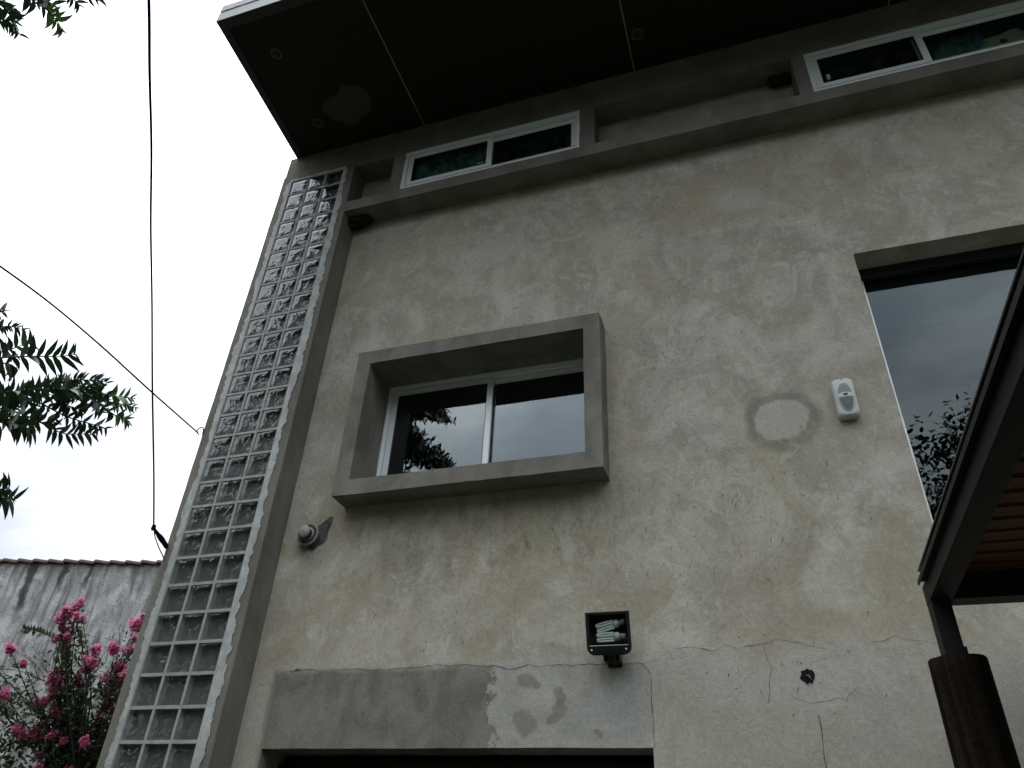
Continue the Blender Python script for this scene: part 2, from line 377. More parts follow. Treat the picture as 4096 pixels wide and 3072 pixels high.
# ------------------------------------------------------------------ house
PY = -.215                                   # face of pier, ledge and top beam
house = thing('house', 'grey rendered two-storey house with glass block strip and deep dark eave', 'house', (4, 3, 0))
X1 = 9.0
holes = [(.907, 3.307, -.01, 2.192), (1.298, 3.006, 3.889, 4.901), (4.898, 7.4, 2.92, 5.326),
         (1.285, 2.995, 6.893, 7.396), (4.915, 6.625, 6.893, 7.396)]
def breaks(lo, hi, cuts, step):
    b = sorted(set([lo, hi] + [c for c in cuts if lo < c < hi])); r = []
    for a, c in zip(b, b[1:]):
        n = max(1, round((c - a) / step)); r += [a + (c - a) * k / n for k in range(n)]
    return r + [hi]
wb = MB()
xs = breaks(.70, X1, [h[0] for h in holes] + [h[1] for h in holes], .075)
zs = breaks(0, 7.74, [h[2] for h in holes] + [h[3] for h in holes], .075)
idx = {}
def wv(i, j):
    if (i, j) not in idx: idx[(i, j)] = len(wb.v); wb.v.append(tuple(disp((xs[i], 0, zs[j]), 1.25)))
    return idx[(i, j)]
for i in range(len(xs) - 1):
    for j in range(len(zs) - 1):
        cx, cz = (xs[i] + xs[i + 1]) / 2, (zs[j] + zs[j + 1]) / 2
        if any(h[0] < cx < h[1] and h[2] < cz < h[3] for h in holes): continue
        wb.f.append((wv(i, j), wv(i + 1, j), wv(i + 1, j + 1), wv(i, j + 1))); wb.m.append(0)
D = .28
for (a, b, c, d) in holes:
    c = max(c, 0)
    st = .075
    mi = 1 if 3.8 < c < 4 else 0
    wb.rgrid((a, 0, c), (0, 1, 0), (0, 0, 1), D, d - c, mi, st, 1.25); wb.rgrid((b, D, c), (0, -1, 0), (0, 0, 1), D, d - c, mi, st, 1.25)
    wb.rgrid((a, D, d), (1, 0, 0), (0, -1, 0), b - a, D, mi, st, 1.25)
    if c > .1: wb.rgrid((a, 0, c), (1, 0, 0), (0, 1, 0), b - a, D, mi, st, 1.25)
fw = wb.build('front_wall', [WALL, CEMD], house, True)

# cracks and scuffs in the render: shallow dark grooves following real courses
def ribbon(mb, pts, w0, y=-.0035, jit=.004, m=0):
    pp = []
    for (a, b) in zip(pts, pts[1:]):
        n = max(1, int(math.hypot(b[0] - a[0], b[1] - a[1]) / .022))
        for k in range(n):
            t = k / n; pp.append((a[0] + (b[0] - a[0]) * t + random.uniform(-jit, jit) * .6, a[1] + (b[1] - a[1]) * t + random.uniform(-jit, jit)))
    pp.append(pts[-1]); prev = None
    for k, (x, z) in enumerate(pp):
        wd = w0 * random.uniform(.35, 1.3); q0 = pp[max(k - 1, 0)]; q1 = pp[min(k + 1, len(pp) - 1)]
        dx, dz = q1[0] - q0[0], q1[1] - q0[1]; l = math.hypot(dx, dz) or 1; nx, nz = -dz / l * wd / 2, dx / l * wd / 2
        cur = ((x - nx, y, z - nz), (x + nx, y, z + nz))
        if prev: mb.face([prev[0], cur[0], cur[1], prev[1]], m)
        prev = cur
lint = [[0.906, 2.619], [0.958, 2.642], [1.042, 2.649], [1.168, 2.653], [1.229, 2.634], [1.337, 2.645], [1.487, 2.643], [1.596, 2.632], [1.675, 2.635], [1.806, 2.637], [1.896, 2.639], [2.022, 2.651], [2.111, 2.64], [2.198, 2.651], [2.309, 2.634], [2.419, 2.631], [2.491, 2.612], [2.55, 2.621], [2.614, 2.632], [2.69, 2.619], [2.782, 2.63], [2.874, 2.621], [2.964, 2.624], [3.063, 2.617], [3.173, 2.617], [3.27, 2.619], [3.306, 2.587], [3.317, 2.516], [3.312, 2.427], [3.315, 2.321], [3.312, 2.196]]
cH = [[3.452, 2.691], [3.539, 2.697], [3.607, 2.685], [3.673, 2.674], [3.735, 2.701], [3.791, 2.682], [3.892, 2.695], [3.942, 2.701], [3.993, 2.716], [4.056, 2.709], [4.118, 2.694], [4.17, 2.676], [4.238, 2.661]]
cH2 = [[4.465, 2.688], [4.525, 2.689], [4.582, 2.711], [4.602, 2.698], [4.762, 2.668]]
cV = [[4.145, 2.335], [4.147, 2.262], [4.138, 2.169], [4.14, 2.05]]
cO = [[3.93, 2.677], [3.938, 2.619], [3.954, 2.562], [3.932, 2.515], [3.924, 2.437], [3.911, 2.399]]
cP = [[4.029, 2.435], [4.071, 2.411], [4.129, 2.395], [4.191, 2.401], [4.239, 2.419], [4.282, 2.411], [4.325, 2.444], [4.352, 2.466]]
for pts, wd in ((lint, .003), (cH, .0022), (cH2, .0018), (cV, .0045), (cO, .0022), (cP, .0022), ([[.906, 2.619], [.891, 2.508], [.884, 2.35], [.904, 2.2]], .0015)):
    c = MB(); ribbon(c, pts, wd)
    if pts is lint:
        c.face([(1.03, -.004, 2.648), (1.075, -.004, 2.646), (1.06, -.004, 2.657), (1.045, -.004, 2.658)])
    c.build('crack', CRACK, fw)
sc_ = MB(); rs = random.Random(3)
def fleck(x, z, l, w_, a):
    ca, sa = math.cos(a), math.sin(a); y = -.0042
    pts = [(-l, 0), (-.2 * l, w_), (l, .15 * w_), (.1 * l, -w_)]
    sc_.face([(x + p * ca - q * sa, y, z + p * sa + q * ca) for p, q in pts])
def free(x, z):
    return not any(h[0] - .13 < x < h[1] + .13 and h[2] - .13 < z < h[3] + .13 for h in holes)
spots = [(2.45, 5.4, 1.6, .9, 90), (3.5, 4.6, .35, .5, 70), (3.3, 6.2, 1.2, .3, 70), (2.4, 3.45, 1.2, .3, 110), (4.2, 3.6, .6, .5, 70), (4.0, 2.45, .5, .35, 22), (2.2, 3.0, 1.3, .3, 50), (4.5, 5.8, 1.2, .6, 40), (1.1, 4.5, .3, 1.5, 30), (3.8, 5.2, .8, .8, 45)]
for cx, cz, rx, rz, n in spots:
    for _ in range(int(n * 1.25)):
        x, z = rs.gauss(cx, rx * .6), rs.gauss(cz, rz * .6)
        if not (.78 < x < 6 and 2.2 < z < 6.6) or not free(x, z): continue
        if rs.random() < .62: fleck(x, z, rs.uniform(.003, .008), rs.uniform(.002, .004), rs.uniform(0, 3))
        else: fleck(x, z, rs.uniform(.008, .028), rs.uniform(.001, .0022), math.radians(rs.gauss(95, 28)))
sc_.build('scuff_marks', CRACK, fw, kind='stuff')

# corner pier carrying the glass blocks
pier = MB()
pier.rbox(-.113, .002, PY, .2, 0, 7.49, step=.09); pier.rbox(.598, .717, PY, .2, 0, 7.49, step=.09)
pier.rbox(.002, .598, PY, .2, 7.402, 7.49, step=.09, skip='lr'); pier.rbox(.002, .598, PY, .2, 0, 1.402, step=.09, skip='lr')
pr_ = pier.build('corner_pier', CEM, house)
gb = MB()                                    # ragged pale grout smeared round the blocks
def smear(pts_in, outfn):
    prev = None
    for p in pts_in:
        q = outfn(p); cur = ((p[0], PY - .004, p[1]), (q[0], PY - .004, q[1]))
        if prev: gb.face([prev[0], cur[0], cur[1], prev[1]])
        prev = cur
def nz1(a, s): return noise.noise(Vector((a, s, .3)))
k = 0
zl = [1.45 + i * .012 for i in range(int((7.4 - 1.45) / .012) + 1)]
smear([(.003, z) for z in zl], lambda p: (p[0] - min(.1, max(.018, .046 + .022 * nz1(p[1] * 1.7, 1) + .030 * max(0, nz1(p[1] * 6, 2)) + .018 * nz1(p[1] * 19, 3) + .012 * nz1(p[1] * 55, 4))), p[1]))
smear([(.597, z) for z in zl], lambda p: (p[0] + min(.105, max(.02, .056 + .02 * nz1(p[1] * 1.4, 11) + .032 * max(0, nz1(p[1] * 5, 12)) + .02 * nz1(p[1] * 17, 13) + .012 * nz1(p[1] * 50, 14))), p[1]))
smear([(-.02 + i * .012, 7.398) for i in range(55)], lambda p: (p[0], p[1] + max(.01, .03 + .012 * nz1(p[0] * 12, 5) + .008 * nz1(p[0] * 30, 6))))
gb.build('grout_border', GROUT, pr_)
# panel of glass blocks
pan = MB(); NR = 30
for c in range(4):
    x = c * .2; pan.box(x - .0095, x + .0095, PY - .001, PY + .075, 1.4, 7.4)
for r in range(NR + 1):
    z = 7.4 - r * .2
    for c in range(3): pan.box(c * .2 + .0095, c * .2 + .1905, PY - .0005, PY + .075, z - .0105, z + .0105)
panel = pan.build('glass_block_panel', MORTAR, house)
def block_mesh(seed):
    b = MB(); h = .0895; n = 10; rs = random.Random(seed)
    def gridp(yf, mi):
        i0 = len(b.v)
        for j in range(n + 1):
            for i in range(n + 1):
                x, z = -h + 2 * h * i / n, -h + 2 * h * j / n; b.v.append((x, yf(x, z), z))
        for j in range(n):
            for i in range(n): k = i0 + j * (n + 1) + i; b.f.append((k, k + 1, k + n + 2, k + n + 1)); b.m.append(mi)
    edge = lambda x, z: max(0, 1 - (max(abs(x), abs(z)) / h) ** 6)
    gridp(lambda x, z: .006 - .005 * edge(x, z), 0)
    gridp(lambda x, z: .048 + edge(x, z) * .010 * noise.noise(Vector((x * 26 + seed * 3, z * 26, seed))), 2)
    for (x0, z0, x1, z1) in ((-h, -h, -h, h), (-h, h, h, h), (h, h, h, -h), (h, -h, -h, -h)):
        b.face([(x0, .006, z0), (x0, .048, z0), (x1, .048, z1), (x1, .006, z1)], 1)
    return b.mesh('glass_block', [BLK_F, BLK_S, BLK_B], True)
bm_ = [block_mesh(s) for s in range(4)]
for r in range(NR):
    for c in range(3):
        inst('glass_block', bm_[(r * 7 + c * 3 + (r * c) % 3) % 4], panel, (c * .2 + .1, PY, 7.3 - r * .2))

# ledge, top beam and the short pillars between niches and strip windows
MB().rbox(.717, X1, PY + .002, 0.0, 6.763, 6.893, amp=1.3).build('ledge', CEM, house)
tb = MB(); tb.rbox(-.102, .717, PY + .003, .25, 7.49, 7.78); tb.rbox(.717, X1, PY + .003, .28, 7.396, 7.78, skip='l')
tb.build('top_beam', CEM, house)
for (a, b) in ((1.157, 1.285), (2.995, 3.128), (4.807, 4.915), (6.625, 6.75), (8.4, 8.95)):
    MB().rbox(a, b, PY + .001, .0, 6.893, 7.396, skip='ud').build('pillar', CEM, house)
# raised box round the middle window
bx = MB()
a0, a1, c0, c1 = 1.1805, 3.1238, 3.7695, 5.0212; i0_, i1_, j0, j1 = 1.298, 3.006, 3.889, 4.901; FY = -.198
bx.rbox(a0, a1, FY, .0, c0, j0, amp=1.2); bx.rbox(a0, a1, FY, .0, j1, c1, amp=1.2)
bx.rbox(a0, i0_, FY, .0, j0, j1, amp=1.2, skip='ud'); bx.rbox(i1_, a1, FY, .0, j0, j1, amp=1.2, skip='ud')
bx.build('window_box', CEMD, house)

# windows: outer frame is the part, sashes, panes, gaskets and latches its sub-parts
def ring(mb, x0, x1, y0, y1, z0, z1, w, m=0, wb_=None, wt=None):
    wb_ = wb_ or w; wt = wt or w
    mb.box(x0, x0 + w, y0, y1, z0, z1, m); mb.box(x1 - w, x1, y0, y1, z0, z1, m)
    mb.box(x0 + w, x1 - w, y0, y1, z0, z0 + wb_, m); mb.box(x0 + w, x1 - w, y0, y1, z1 - wt, z1, m)
def window(x0, x1, z0, z1, y, xm, fw_=.026, sw=.05, gap=.012, gl=GLASS):
    f = MB(); ring(f, x0, x1, y, y + .075, z0, z1, fw_); ring(f, x0 - .008, x1 + .008, y - .006, y, z0 - .006, z1 + .006, .02)
    part = f.build('window', ALU, house)
    for k, (a, b, yy) in enumerate(((x0 + fw_ + .004, xm + .03, y + .008), (xm - .03, x1 - fw_ - .004, y + .040))):
        s = MB(); ring(s, a, b, yy, yy + .028, z0 + fw_ + gap, z1 - fw_ - gap * .6, sw); s.build('sash', ALU, part)
        gk = MB(); ring(gk, a + sw, b - sw, yy + .004, yy + .024, z0 + fw_ + gap + sw, z1 - fw_ - gap * .6 - sw, .006); gk.build('gasket', ALUD, part)
        MB().box(a + sw + .005, b - sw - .005, yy + .012, yy + .017, z0 + fw_ + gap + sw + .005, z1 - fw_ - gap * .6 - sw - .005).build('pane', gl, part)
    t = MB(); t.box(x0 + fw_, x1 - fw_, y + .004, y + .07, z0 + fw_ - .002, z0 + fw_ + gap - .001); t.build('track', ALUD, part)
    return part
w1 = window(1.288, 2.992, 6.896, 7.393, PY + .006, 2.14)
w2 = window(4.918, 6.622, 6.896, 7.393, PY + .006, 5.745)
w3 = window(1.302, 3.002, 3.893, 4.897, .165, 2.165, .03, .045, gl=GLASS2)
# big fixed window
f = MB(); ring(f, 4.902, 7.396, .205, .26, 2.924, 5.322, .05); w4 = f.build('window', ALU, house)
MB().box(4.955, 7.345, .228, .234, 2.975, 5.27).build('pane', GLASS3, w4)
MB().box(4.94, 7.36, .31, .318, 4.86, 5.30).build('roller_blind', BLIND, w4)
MB().box(4.90, 7.398, .18, .2045, 5.24, 5.324).build('dark_reflection_band', BLACKP, w4)  # black strip standing in for the eave's dark reflection at the window head
# latches, label, curtains
for (xx, par) in ((5.045, w2), (6.54, w2)):
    l = MB(); l.box(xx - .011, xx + .011, PY + .008, PY + .02, 7.015, 7.075); l.box(xx - .007, xx + .007, PY - .002, PY + .008, 7.03, 7.06); l.build('latch', WHITEP, par)
lb = MB(); lb.box(2.028, 2.088, PY + .0242, PY + .0252, 7.022, 7.037); lb.build('sticker', WHITEP, w1)
lb = MB()
for k in range(6): lb.box(2.031 + k * .0095, 2.036 + k * .0095, PY + .0232, PY + .024, 7.025, 7.034)
lb.build('sticker_print', BLACKP, w1)
def curtain(x0, x1, z0, z1, y, par, mt=CURT):
    c = MB(); n = int((x1 - x0) / .012); i0 = 0
    for k in range(n + 1):
        x = x0 + (x1 - x0) * k / n; yy = y + .012 * math.sin(k * .9) + .006 * math.sin(k * .37 + 1)
        c.v += [(x, yy, z0), (x, yy, z1)]
        if k: c.f.append((2 * k - 2, 2 * k, 2 * k + 1, 2 * k - 1)); c.m.append(0)
    c.build('curtain', mt, par, True)
curtain(1.36, 2.12, 6.93, 7.37, -.135, w1); curtain(5.79, 6.2, 6.93, 7.37, -.10, w2)

# roller shutter of the low opening
sh = MB(); sh.box(.912, .96, .20, .26, 0, 2.13); sh.box(3.255, 3.303, .20, .26, 0, 2.13); shutter = sh.build('roller_shutter', BLACKP, house)
sl = MB(); sl.box(.962, 3.253, -.008, .008, -.031, .031); sl.box(.962, 3.253, -.012, .0, -.037, -.0315); slm = sl.mesh('slat', STEEL)
for k in range(29): inst('slat', slm, shutter, (0, .232, .04 + k * .0745))

# side, back, floors, roof
hb = MB(); hb.box(-.10, .10, .2, 8.0, 0, 7.78); hb.build('side_wall', CEM, house)
hb = MB(); hb.box(8.9, 9.05, .02, 8.0, 0, 7.78); hb.build('side_wall', CEM, house)
hb = MB(); hb.box(.1, 8.9, 7.9, 8.0, 0, 7.78); hb.build('back_wall', CEM, house)
hb = MB(); hb.box(.1, 8.9, .3, 7.9, 2.6, 2.8); hb.box(.1, 8.9, 3.2, 3.3, .02, 2.6); hb.box(.1, 8.9, 3.2, 3.3, 2.8, 7.7); hb.build('interior', DARK, house)
# eave: panels with pale filled joints, dark trim, sheet fascia
ZS, YE = 7.776, -1.733
def xl(y): return -.028 + (y + .2) * (.112 / (YE + .2))
def prism(poly, z0, z1, mb):
    n = len(poly); i = len(mb.v)
    mb.v += [(x, y, z0) for x, y in poly] + [(x, y, z1) for x, y in poly]
    mb.f.append(tuple(i + k for k in range(n))); mb.m.append(0); mb.f.append(tuple(i + n + k for k in reversed(range(n)))); mb.m.append(0)
    for k in range(n):
        r = (k + 1) % n; mb.f.append((i + k, i + n + k, i + n + r, i + r)); mb.m.append(0)
    return mb
jx = [1.424, 3.518, 5.648, 7.75]
ed = [None] + jx + [9.3]
for k in range(5):
    l0 = (xl(PY) + .07, xl(YE) + .07) if k == 0 else (ed[k] + .007,) * 2
    r0 = ed[k + 1] - .007
    prism([(l0[0], PY + .02), (l0[1], YE + .09), (r0, YE + .09), (r0, PY + .02)], ZS, ZS + .02, MB()).build('soffit_panel', SOFFIT, house)
for x in jx:
    MB().box(x - .006, x + .006, YE + .09, PY + .02, ZS + .004, ZS + .018).build('joint_strip', STRIP, house)
prism([(xl(PY), PY - .002), (xl(YE), YE + .003), (xl(YE) + .075, YE + .003), (xl(PY) + .072, PY - .002)], ZS - .008, ZS + .05, MB()).build('eave_trim', TRIM, house)
MB().box(xl(YE) + .075, 9.3, YE + .003, YE + .088, ZS - .007, ZS + .05).build('eave_trim', TRIM, house)
fa = MB(); fa.box(xl(YE) - .002, 9.3, YE - .002, YE + .002, ZS - .002, 7.914); fa.box(xl(YE) + .004, 9.3, YE - .008, YE - .003, 7.918, 8.006)
fa.face([(xl(YE) - .003, YE, ZS), (xl(YE) - .003, YE, 8.0), (xl(PY) - .003, PY, 8.0), (xl(PY) - .003, PY, ZS)]); fa.build('fascia', GALV, house)
prism([(xl(PY), 8.3), (xl(PY), PY), (xl(YE) + .005, YE + .004), (9.3, YE + .004), (9.3, 8.3)], ZS + .055, 8.0, MB()).build('roof', GALV, house)
for (x, y) in ((.429, -1.312), (.411, -.542), (3.606, -.554), (3.606, -1.312), (5.9, -.554)):
    s = MB(); s.lathe([(.036, .001), (.036, -.004), (.05, -.007), (.056, -.004), (.056, .001)], (x, y, ZS), (0, 0, 1), 24)
    s2 = MB(); s2.lathe([(.0, .012), (.02, .008), (.036, .001)], (x, y, ZS - .003), (0, 0, -1), 24)
    so_ = s.build('spotlight', noisy('spot_rim', (.05, .05, .046), (.065, .064, .06), 20, .5), house, True); s2.build('lens', DARK, so_, True)

# ------------------------------------------------------------------ things fixed to the house
# alarm siren
C0 = Vector((4.617, 0, 4.142))
siren = thing('alarm_siren', 'white plastic alarm siren with oval louvred front beside the large window', 'siren', C0 + Vector((0, 0, -.14)))
def rrect(hw, hh, r, n=7):
    p = []
    for cx, cz, a in ((hw - r, hh - r, 0), (-hw + r, hh - r, 90), (-hw + r, -hh + r, 180), (hw - r, -hh + r, 270)):
        for k in range(n): th = math.radians(a + 90 * k / (n - 1)); p.append((cx + r * math.cos(th), cz + r * math.sin(th)))
    return p
def loft(mb, secs, c, cap=True, m=0):
    n = len(secs[0][0]); i0 = len(mb.v)
    for poly, y in secs: mb.v += [(c[0] + x, c[1] + y, c[2] + z) for x, z in poly]
    for j in range(len(secs) - 1):
        for k in range(n):
            r = (k + 1) % n; mb.f.append((i0 + j * n + k, i0 + (j + 1) * n + k, i0 + (j + 1) * n + r, i0 + j * n + r)); mb.m.append(m)
    if cap: mb.f.append(tuple(i0 + (len(secs) - 1) * n + k for k in reversed(range(n)))); mb.m.append(m)
    return mb
s = MB(); loft(s, [(rrect(.061, .136, .03), 0), (rrect(.063, .138, .032), -.012), (rrect(.063, .138, .032), -.040), (rrect(.060, .135, .032), -.052), (rrect(.050, .124, .034), -.060), (rrect(.045, .118, .036), -.061)], C0)
s.build('casing', WHITEP, siren, True)
def oval(z, a=.044, b=.100): return a * math.sqrt(max(0, 1 - (z / b) ** 2))
s = MB(); el = lambda k: [(.051 * k * math.cos(t * math.pi / 18), .112 * k * math.sin(t * math.pi / 18)) for t in range(36)]
loft(s, [(el(k_), -.060 - .0165 * math.sqrt(1 - k_ * k_)) for k_ in (1.0, .97, .92, .85, .75, .62, .45, .25, .08)], C0); s.build('dome', WHITEP, siren, True)
gr = MB()
def slot(z, th, bow):
    a = oval(z) * .93; n = 8
    for k in range(n):
        x0, x1 = -a + 2 * a * k / n, -a + 2 * a * (k + 1) / n
        def y(x, zz): return -.0612 - .0165 * (1 - min(1, (x / .051) ** 2 + (zz / .112) ** 2)) ** .5
        f0, f1 = z - bow * (x0 / .04) ** 2, z - bow * (x1 / .04) ** 2
        gr.face([(C0.x + x0, y(x0, f0) - .0012, C0.z + f0 - th), (C0.x + x1, y(x1, f1) - .0012, C0.z + f1 - th), (C0.x + x1, y(x1, f1) - .0012, C0.z + f1 + th), (C0.x + x0, y(x0, f0) - .0012, C0.z + f0 + th)])
for k in range(11): slot(.026 + k * .0062, .0011, .006)
for k in range(13): slot(-.012 - k * .0068, .0015, 0)
gr.build('louvre', BLACKP, siren)
s = MB(); s.box(C0.x - .0125, C0.x + .0125, -.081, -.0765, C0.z + .003, C0.z + .012); s.build('badge', BLACKP, siren)
for zz in (.127, -.127):
    s = MB(); s.lathe([(.005, 0), (.005, .003), (0, .0035)], (C0.x, -.0555, C0.z + zz), (0, -1, 0), 10); s.build('screw', BLACKP, siren)
# vent cowl
VC = Vector((.945, 0, 3.572))
vent = thing('vent_cowl', 'round grey plastic vent cowl with radial slots set in broken plaster', 'vent', VC)
v = MB(); v.lathe([(.070, 0), (.070, .03), (.083, .034), (.085, .044), (.080, .048), (.073, .046), (.040, .046), (.040, .085), (.046, .088), (.047, .096), (.036, .104), (.018, .109), (.004, .110)], VC, (0, -1, 0), 40)
v.build('cowl', GREYP, vent, True)
vs_ = MB()
for k in range(20):
    a = k * math.pi / 10; ca, sa = math.cos(a), math.sin(a)
    def P(r, t, y): return (VC.x + r * ca - t * sa, y, VC.z + r * sa + t * ca)
    vs_.face([P(.050, -.0058, -.0468), P(.073, -.0085, -.0468), P(.073, .0085, -.0468), P(.050, .0058, -.0468)])
    vs_.face([P(.0406, -.0043, -.052), P(.0406, .0043, -.052), P(.0406, .0043, -.083), P(.0406, -.0043, -.083)])
vs_.build('slot', BLACK, vent)
v = MB(); v.lathe([(.0045, .111), (0, .1112)], VC, (0, -1, 0), 10); v.build('hole', BLACK, vent)
v = MB(); ang = [(-.02, .10), (.02, .10), (.06, .115), (.11, .15), (.15, .19), (.19, .185), (.185, .12), (.17, .05), (.17, -.02), (.14, -.07), (.09, -.09), (.05, -.13), (.0, -.10), (-.03, -.02)]
pts = [disp((VC.x + x * .82, -.0045, VC.z - .01 + z * .8), 3) for x, z in ang]
cen = Vector((VC.x + .07, -.0045, VC.z)); 
for k in range(len(pts)): v.face([cen, pts[k], pts[(k + 1) % len(pts)]])
BROKEN = noisy('broken_mortar', (.045, .045, .042), (.105, .105, .098), 16, .95, 1.0, 50)
v.build('broken_plaster', BROKEN, fw)
# cable hole
v = MB(); rs = random.Random(5)
pp = [(4.122 + (.036 + rs.uniform(-.009, .008)) * math.cos(t), -.0046, 2.527 + (.036 + rs.uniform(-.009, .008)) * math.sin(t)) for t in [k * math.pi / 9 for k in range(18)]]
for k in range(18): v.face([(4.122, -.0046, 2.527), pp[k], pp[(k + 1) % 18]])
v.build('cable_hole', BLACK, fw)
v = MB(); v.tube(bez([(4.118, .0, 2.53), (4.128, -.02, 2.525), (4.135, -.03, 2.51), (4.14, -.02, 2.503)], 5), .0045, 6); v.build('cable_end', noisy('teal_cable', (.03, .07, .075), (.06, .12, .12), 20, .5), fw)

# floodlight with two lamps
FL = Vector((3.118, -.155, 2.755))
flood = thing('floodlight', 'black square floodlight with two white lamps behind glass above the shutter', 'floodlight', (3.118, 0, 2.62))
TILT = Matrix.Translation(FL) @ Matrix.Rotation(math.radians(14), 4, 'X') @ Matrix.Rotation(math.radians(3), 4, 'Z')
def flpoly(k, hw=.124, ht=.108, hb=.122):
    p = [(-hw, ht), (-hw - .0, -hb + .045)]
    for t in range(1, 6): th = math.radians(180 + 90 * t / 6); p.append((-hw + .045 + .045 * math.cos(th), -hb + .045 + .045 * math.sin(th)))
    for t in range(0, 6): th = math.radians(270 + 90 * t / 6); p.append((hw - .045 + .045 * math.cos(th), -hb + .045 + .045 * math.sin(th)))
    p.append((hw, ht)); return [(x * k, z * k) for x, z in reversed(p)]
b = MB(); O = Vector((0, 0, 0))
loft(b, [(flpoly(.62), .09), (flpoly(.86), .075), (flpoly(.98), .0), (flpoly(1.0), -.004), (flpoly(1.0), -.018), (flpoly(.975), -.021)], O, cap=False)
b.xform(TILT).build('housing', BLACKP, flood)
b = MB()   # front bezel as ring around the glass
x0, x1, z0, z1 = -.106, .106, -.068, .094
b.box(-.121, x0, -.023, -.016, -.075, .105); b.box(x1, .121, -.023, -.016, -.075, .105); b.box(x0, x1, -.023, -.016, z1, .105)
loft(b, [([(x, min(z, z0)) for x, z in flpoly(.975)], -.016), ([(x, min(z, z0)) for x, z in flpoly(.975)], -.0225)], O)
b.xform(TILT).build('bezel', BLACKP, flood)
b = MB(); b.box(x0, x1, -.026, -.0235, z0 - .004, z0 - .001); b.xform(TILT).build('glass_clip', ALU, flood)
b = MB(); b.box(x0, x1, .055, .06, z0, z1); b.box(x0, x0 + .003, -.014, .055, z0, z1); b.box(x1 - .003, x1, -.014, .055, z0, z1); b.box(x0, x1, -.014, .055, z0, z0 + .003); b.box(x0, x1, -.014, .055, z1 - .003, z1)
b.xform(TILT).build('reflector', BLACK, flood)
CLEAR = pane('clear_glass', (.95, .97, .97), .03)
b = MB(); b.box(x0, x1, -.019, -.0165, z0, z1); b.xform(TILT).build('glass', CLEAR, flood)
b = MB()
for k in range(20): b.box(-.08 + k * .0082, -.0765 + k * .0082, -.0275, -.0225, -.108, -.073)
b.box(-.082, .082, -.0265, -.0225, -.112, -.108); b.xform(TILT).build('rib_strip', STEEL, flood)
for xx in (-.098, .093):
    b = MB(); b.lathe([(.0055, 0), (.005, .003), (0, .004)], (xx, -.0225, -.092), (0, -1, 0), 10); b.xform(TILT).build('screw', ALU, flood)
for (zz, rot) in ((.034, 13), (-.027, 2)):
    T = TILT @ Matrix.Translation((0, .018, zz)) @ Matrix.Rotation(math.radians(-rot), 4, 'Y')
    b = MB()
    for yy, dz in ((-.011, .014), (-.011, -.014), (.011, .0)):
        b.tube(bez([(.03, yy, dz + .006), (-.05, yy, dz + .0065), (-.066, yy, dz), (-.05, yy, dz - .0065), (.03, yy, dz - .006)], 4), .006, 8)
    lamp = b.xform(T).build('lamp', TUBE, flood, True)
    b = MB(); b.lathe([(.0, -.0), (.02, 0), (.024, .006), (.024, .026), (.018, .032), (0, .032)], (.028, 0, 0), (1, 0, 0), 20); b.xform(T).build('lamp_base', WHITEP, lamp, True)
    b = MB(); b.lathe([(.0, 0), (.015, 0), (.015, .032), (0, .033)], (.06, 0, 0), (1, 0, 0), 16); b.xform(T).build('lamp_socket', SOCK, lamp, True)
b = MB(); b.box(3.08, 3.16, -.006, 0, 2.60, 2.68); b.tube([(3.12, -.0, 2.64), (3.12, -.09, 2.645)], .035, 14); b.tube([(3.12, -.085, 2.62), (3.12, -.105, 2.70)], .026, 10)
for k in range(7): b.box(3.075 + k * .014, 3.08 + k * .014, -.10, -.02, 2.615, 2.67)
b.build('bracket', BLACKP, flood)

# nests
def blob(name, label, c, r, seed):
    m = MB(); n = 18
    for j in range(n + 1):
        for i in range(n):
            th, ph = math.pi * j / n, 2 * math.pi * i / n
            d = Vector((math.sin(th) * math.cos(ph), math.sin(th) * math.sin(ph), math.cos(th)))
            k = 1 + .28 * noise.noise(d * 2.2 + Vector((seed, 0, 0))) + .16 * noise.noise(d * 7 + Vector((0, seed, 0)))
            m.v.append((c[0] + d.x * r[0] * k, c[1] + d.y * r[1] * k, c[2] + d.z * r[2] * k))
    for j in range(n):
        for i in range(n):
            q = (i + 1) % n; m.f.append((j * n + i, (j + 1) * n + i, (j + 1) * n + q, j * n + q)); m.m.append(0)
    o = m.build(name, NEST, None, True); o['label'] = label; o['category'] = 'nest'
blob('mud_nest', 'dark mud nest tucked under the ledge against the glass block pier', (.79, -.07, 6.735), (.15, .07, .06), 3)
blob('mud_nest', 'dark mud nest in the far corner of the long wall niche', (4.72, -.05, 7.36), (.11, .05, .055), 8)

BUN = noisy('pale_brown_cloth', (.40, .31, .2), (.52, .42, .28), 9, .95, .6, 40)
bu = thing('cloth_bundle', 'pale brown rounded bundle behind the right pane of the upper right window', 'bundle', (6.3, -.06, 6.97))
def lump(name, mt, c, r, seed):
    m = MB(); n = 16
    for j in range(n + 1):
        for i in range(n):
            th, ph = math.pi * j / n, 2 * math.pi * i / n
            d = Vector((math.sin(th) * math.cos(ph), math.sin(th) * math.sin(ph), math.cos(th))); k = 1 + .15 * noise.noise(d * 2 + Vector((seed, 0, 0)))
            m.v.append((c[0] + d.x * r[0] * k, c[1] + d.y * r[1] * k, c[2] + d.z * r[2] * k))
    for j in range(n):
        for i in range(n):
            q = (i + 1) % n; m.f.append((j * n + i, (j + 1) * n + i, (j + 1) * n + q, j * n + q)); m.m.append(0)
    m.build(name, mt, bu, True)
lump('body', BUN, (6.30, -.07, 7.10), (.17, .055, .12), 2); lump('fold', BUN, (6.40, -.06, 7.17), (.11, .05, .09), 6); lump('spot', BLACKP, (6.31, -.118, 7.09), (.03, .012, .028), 4)

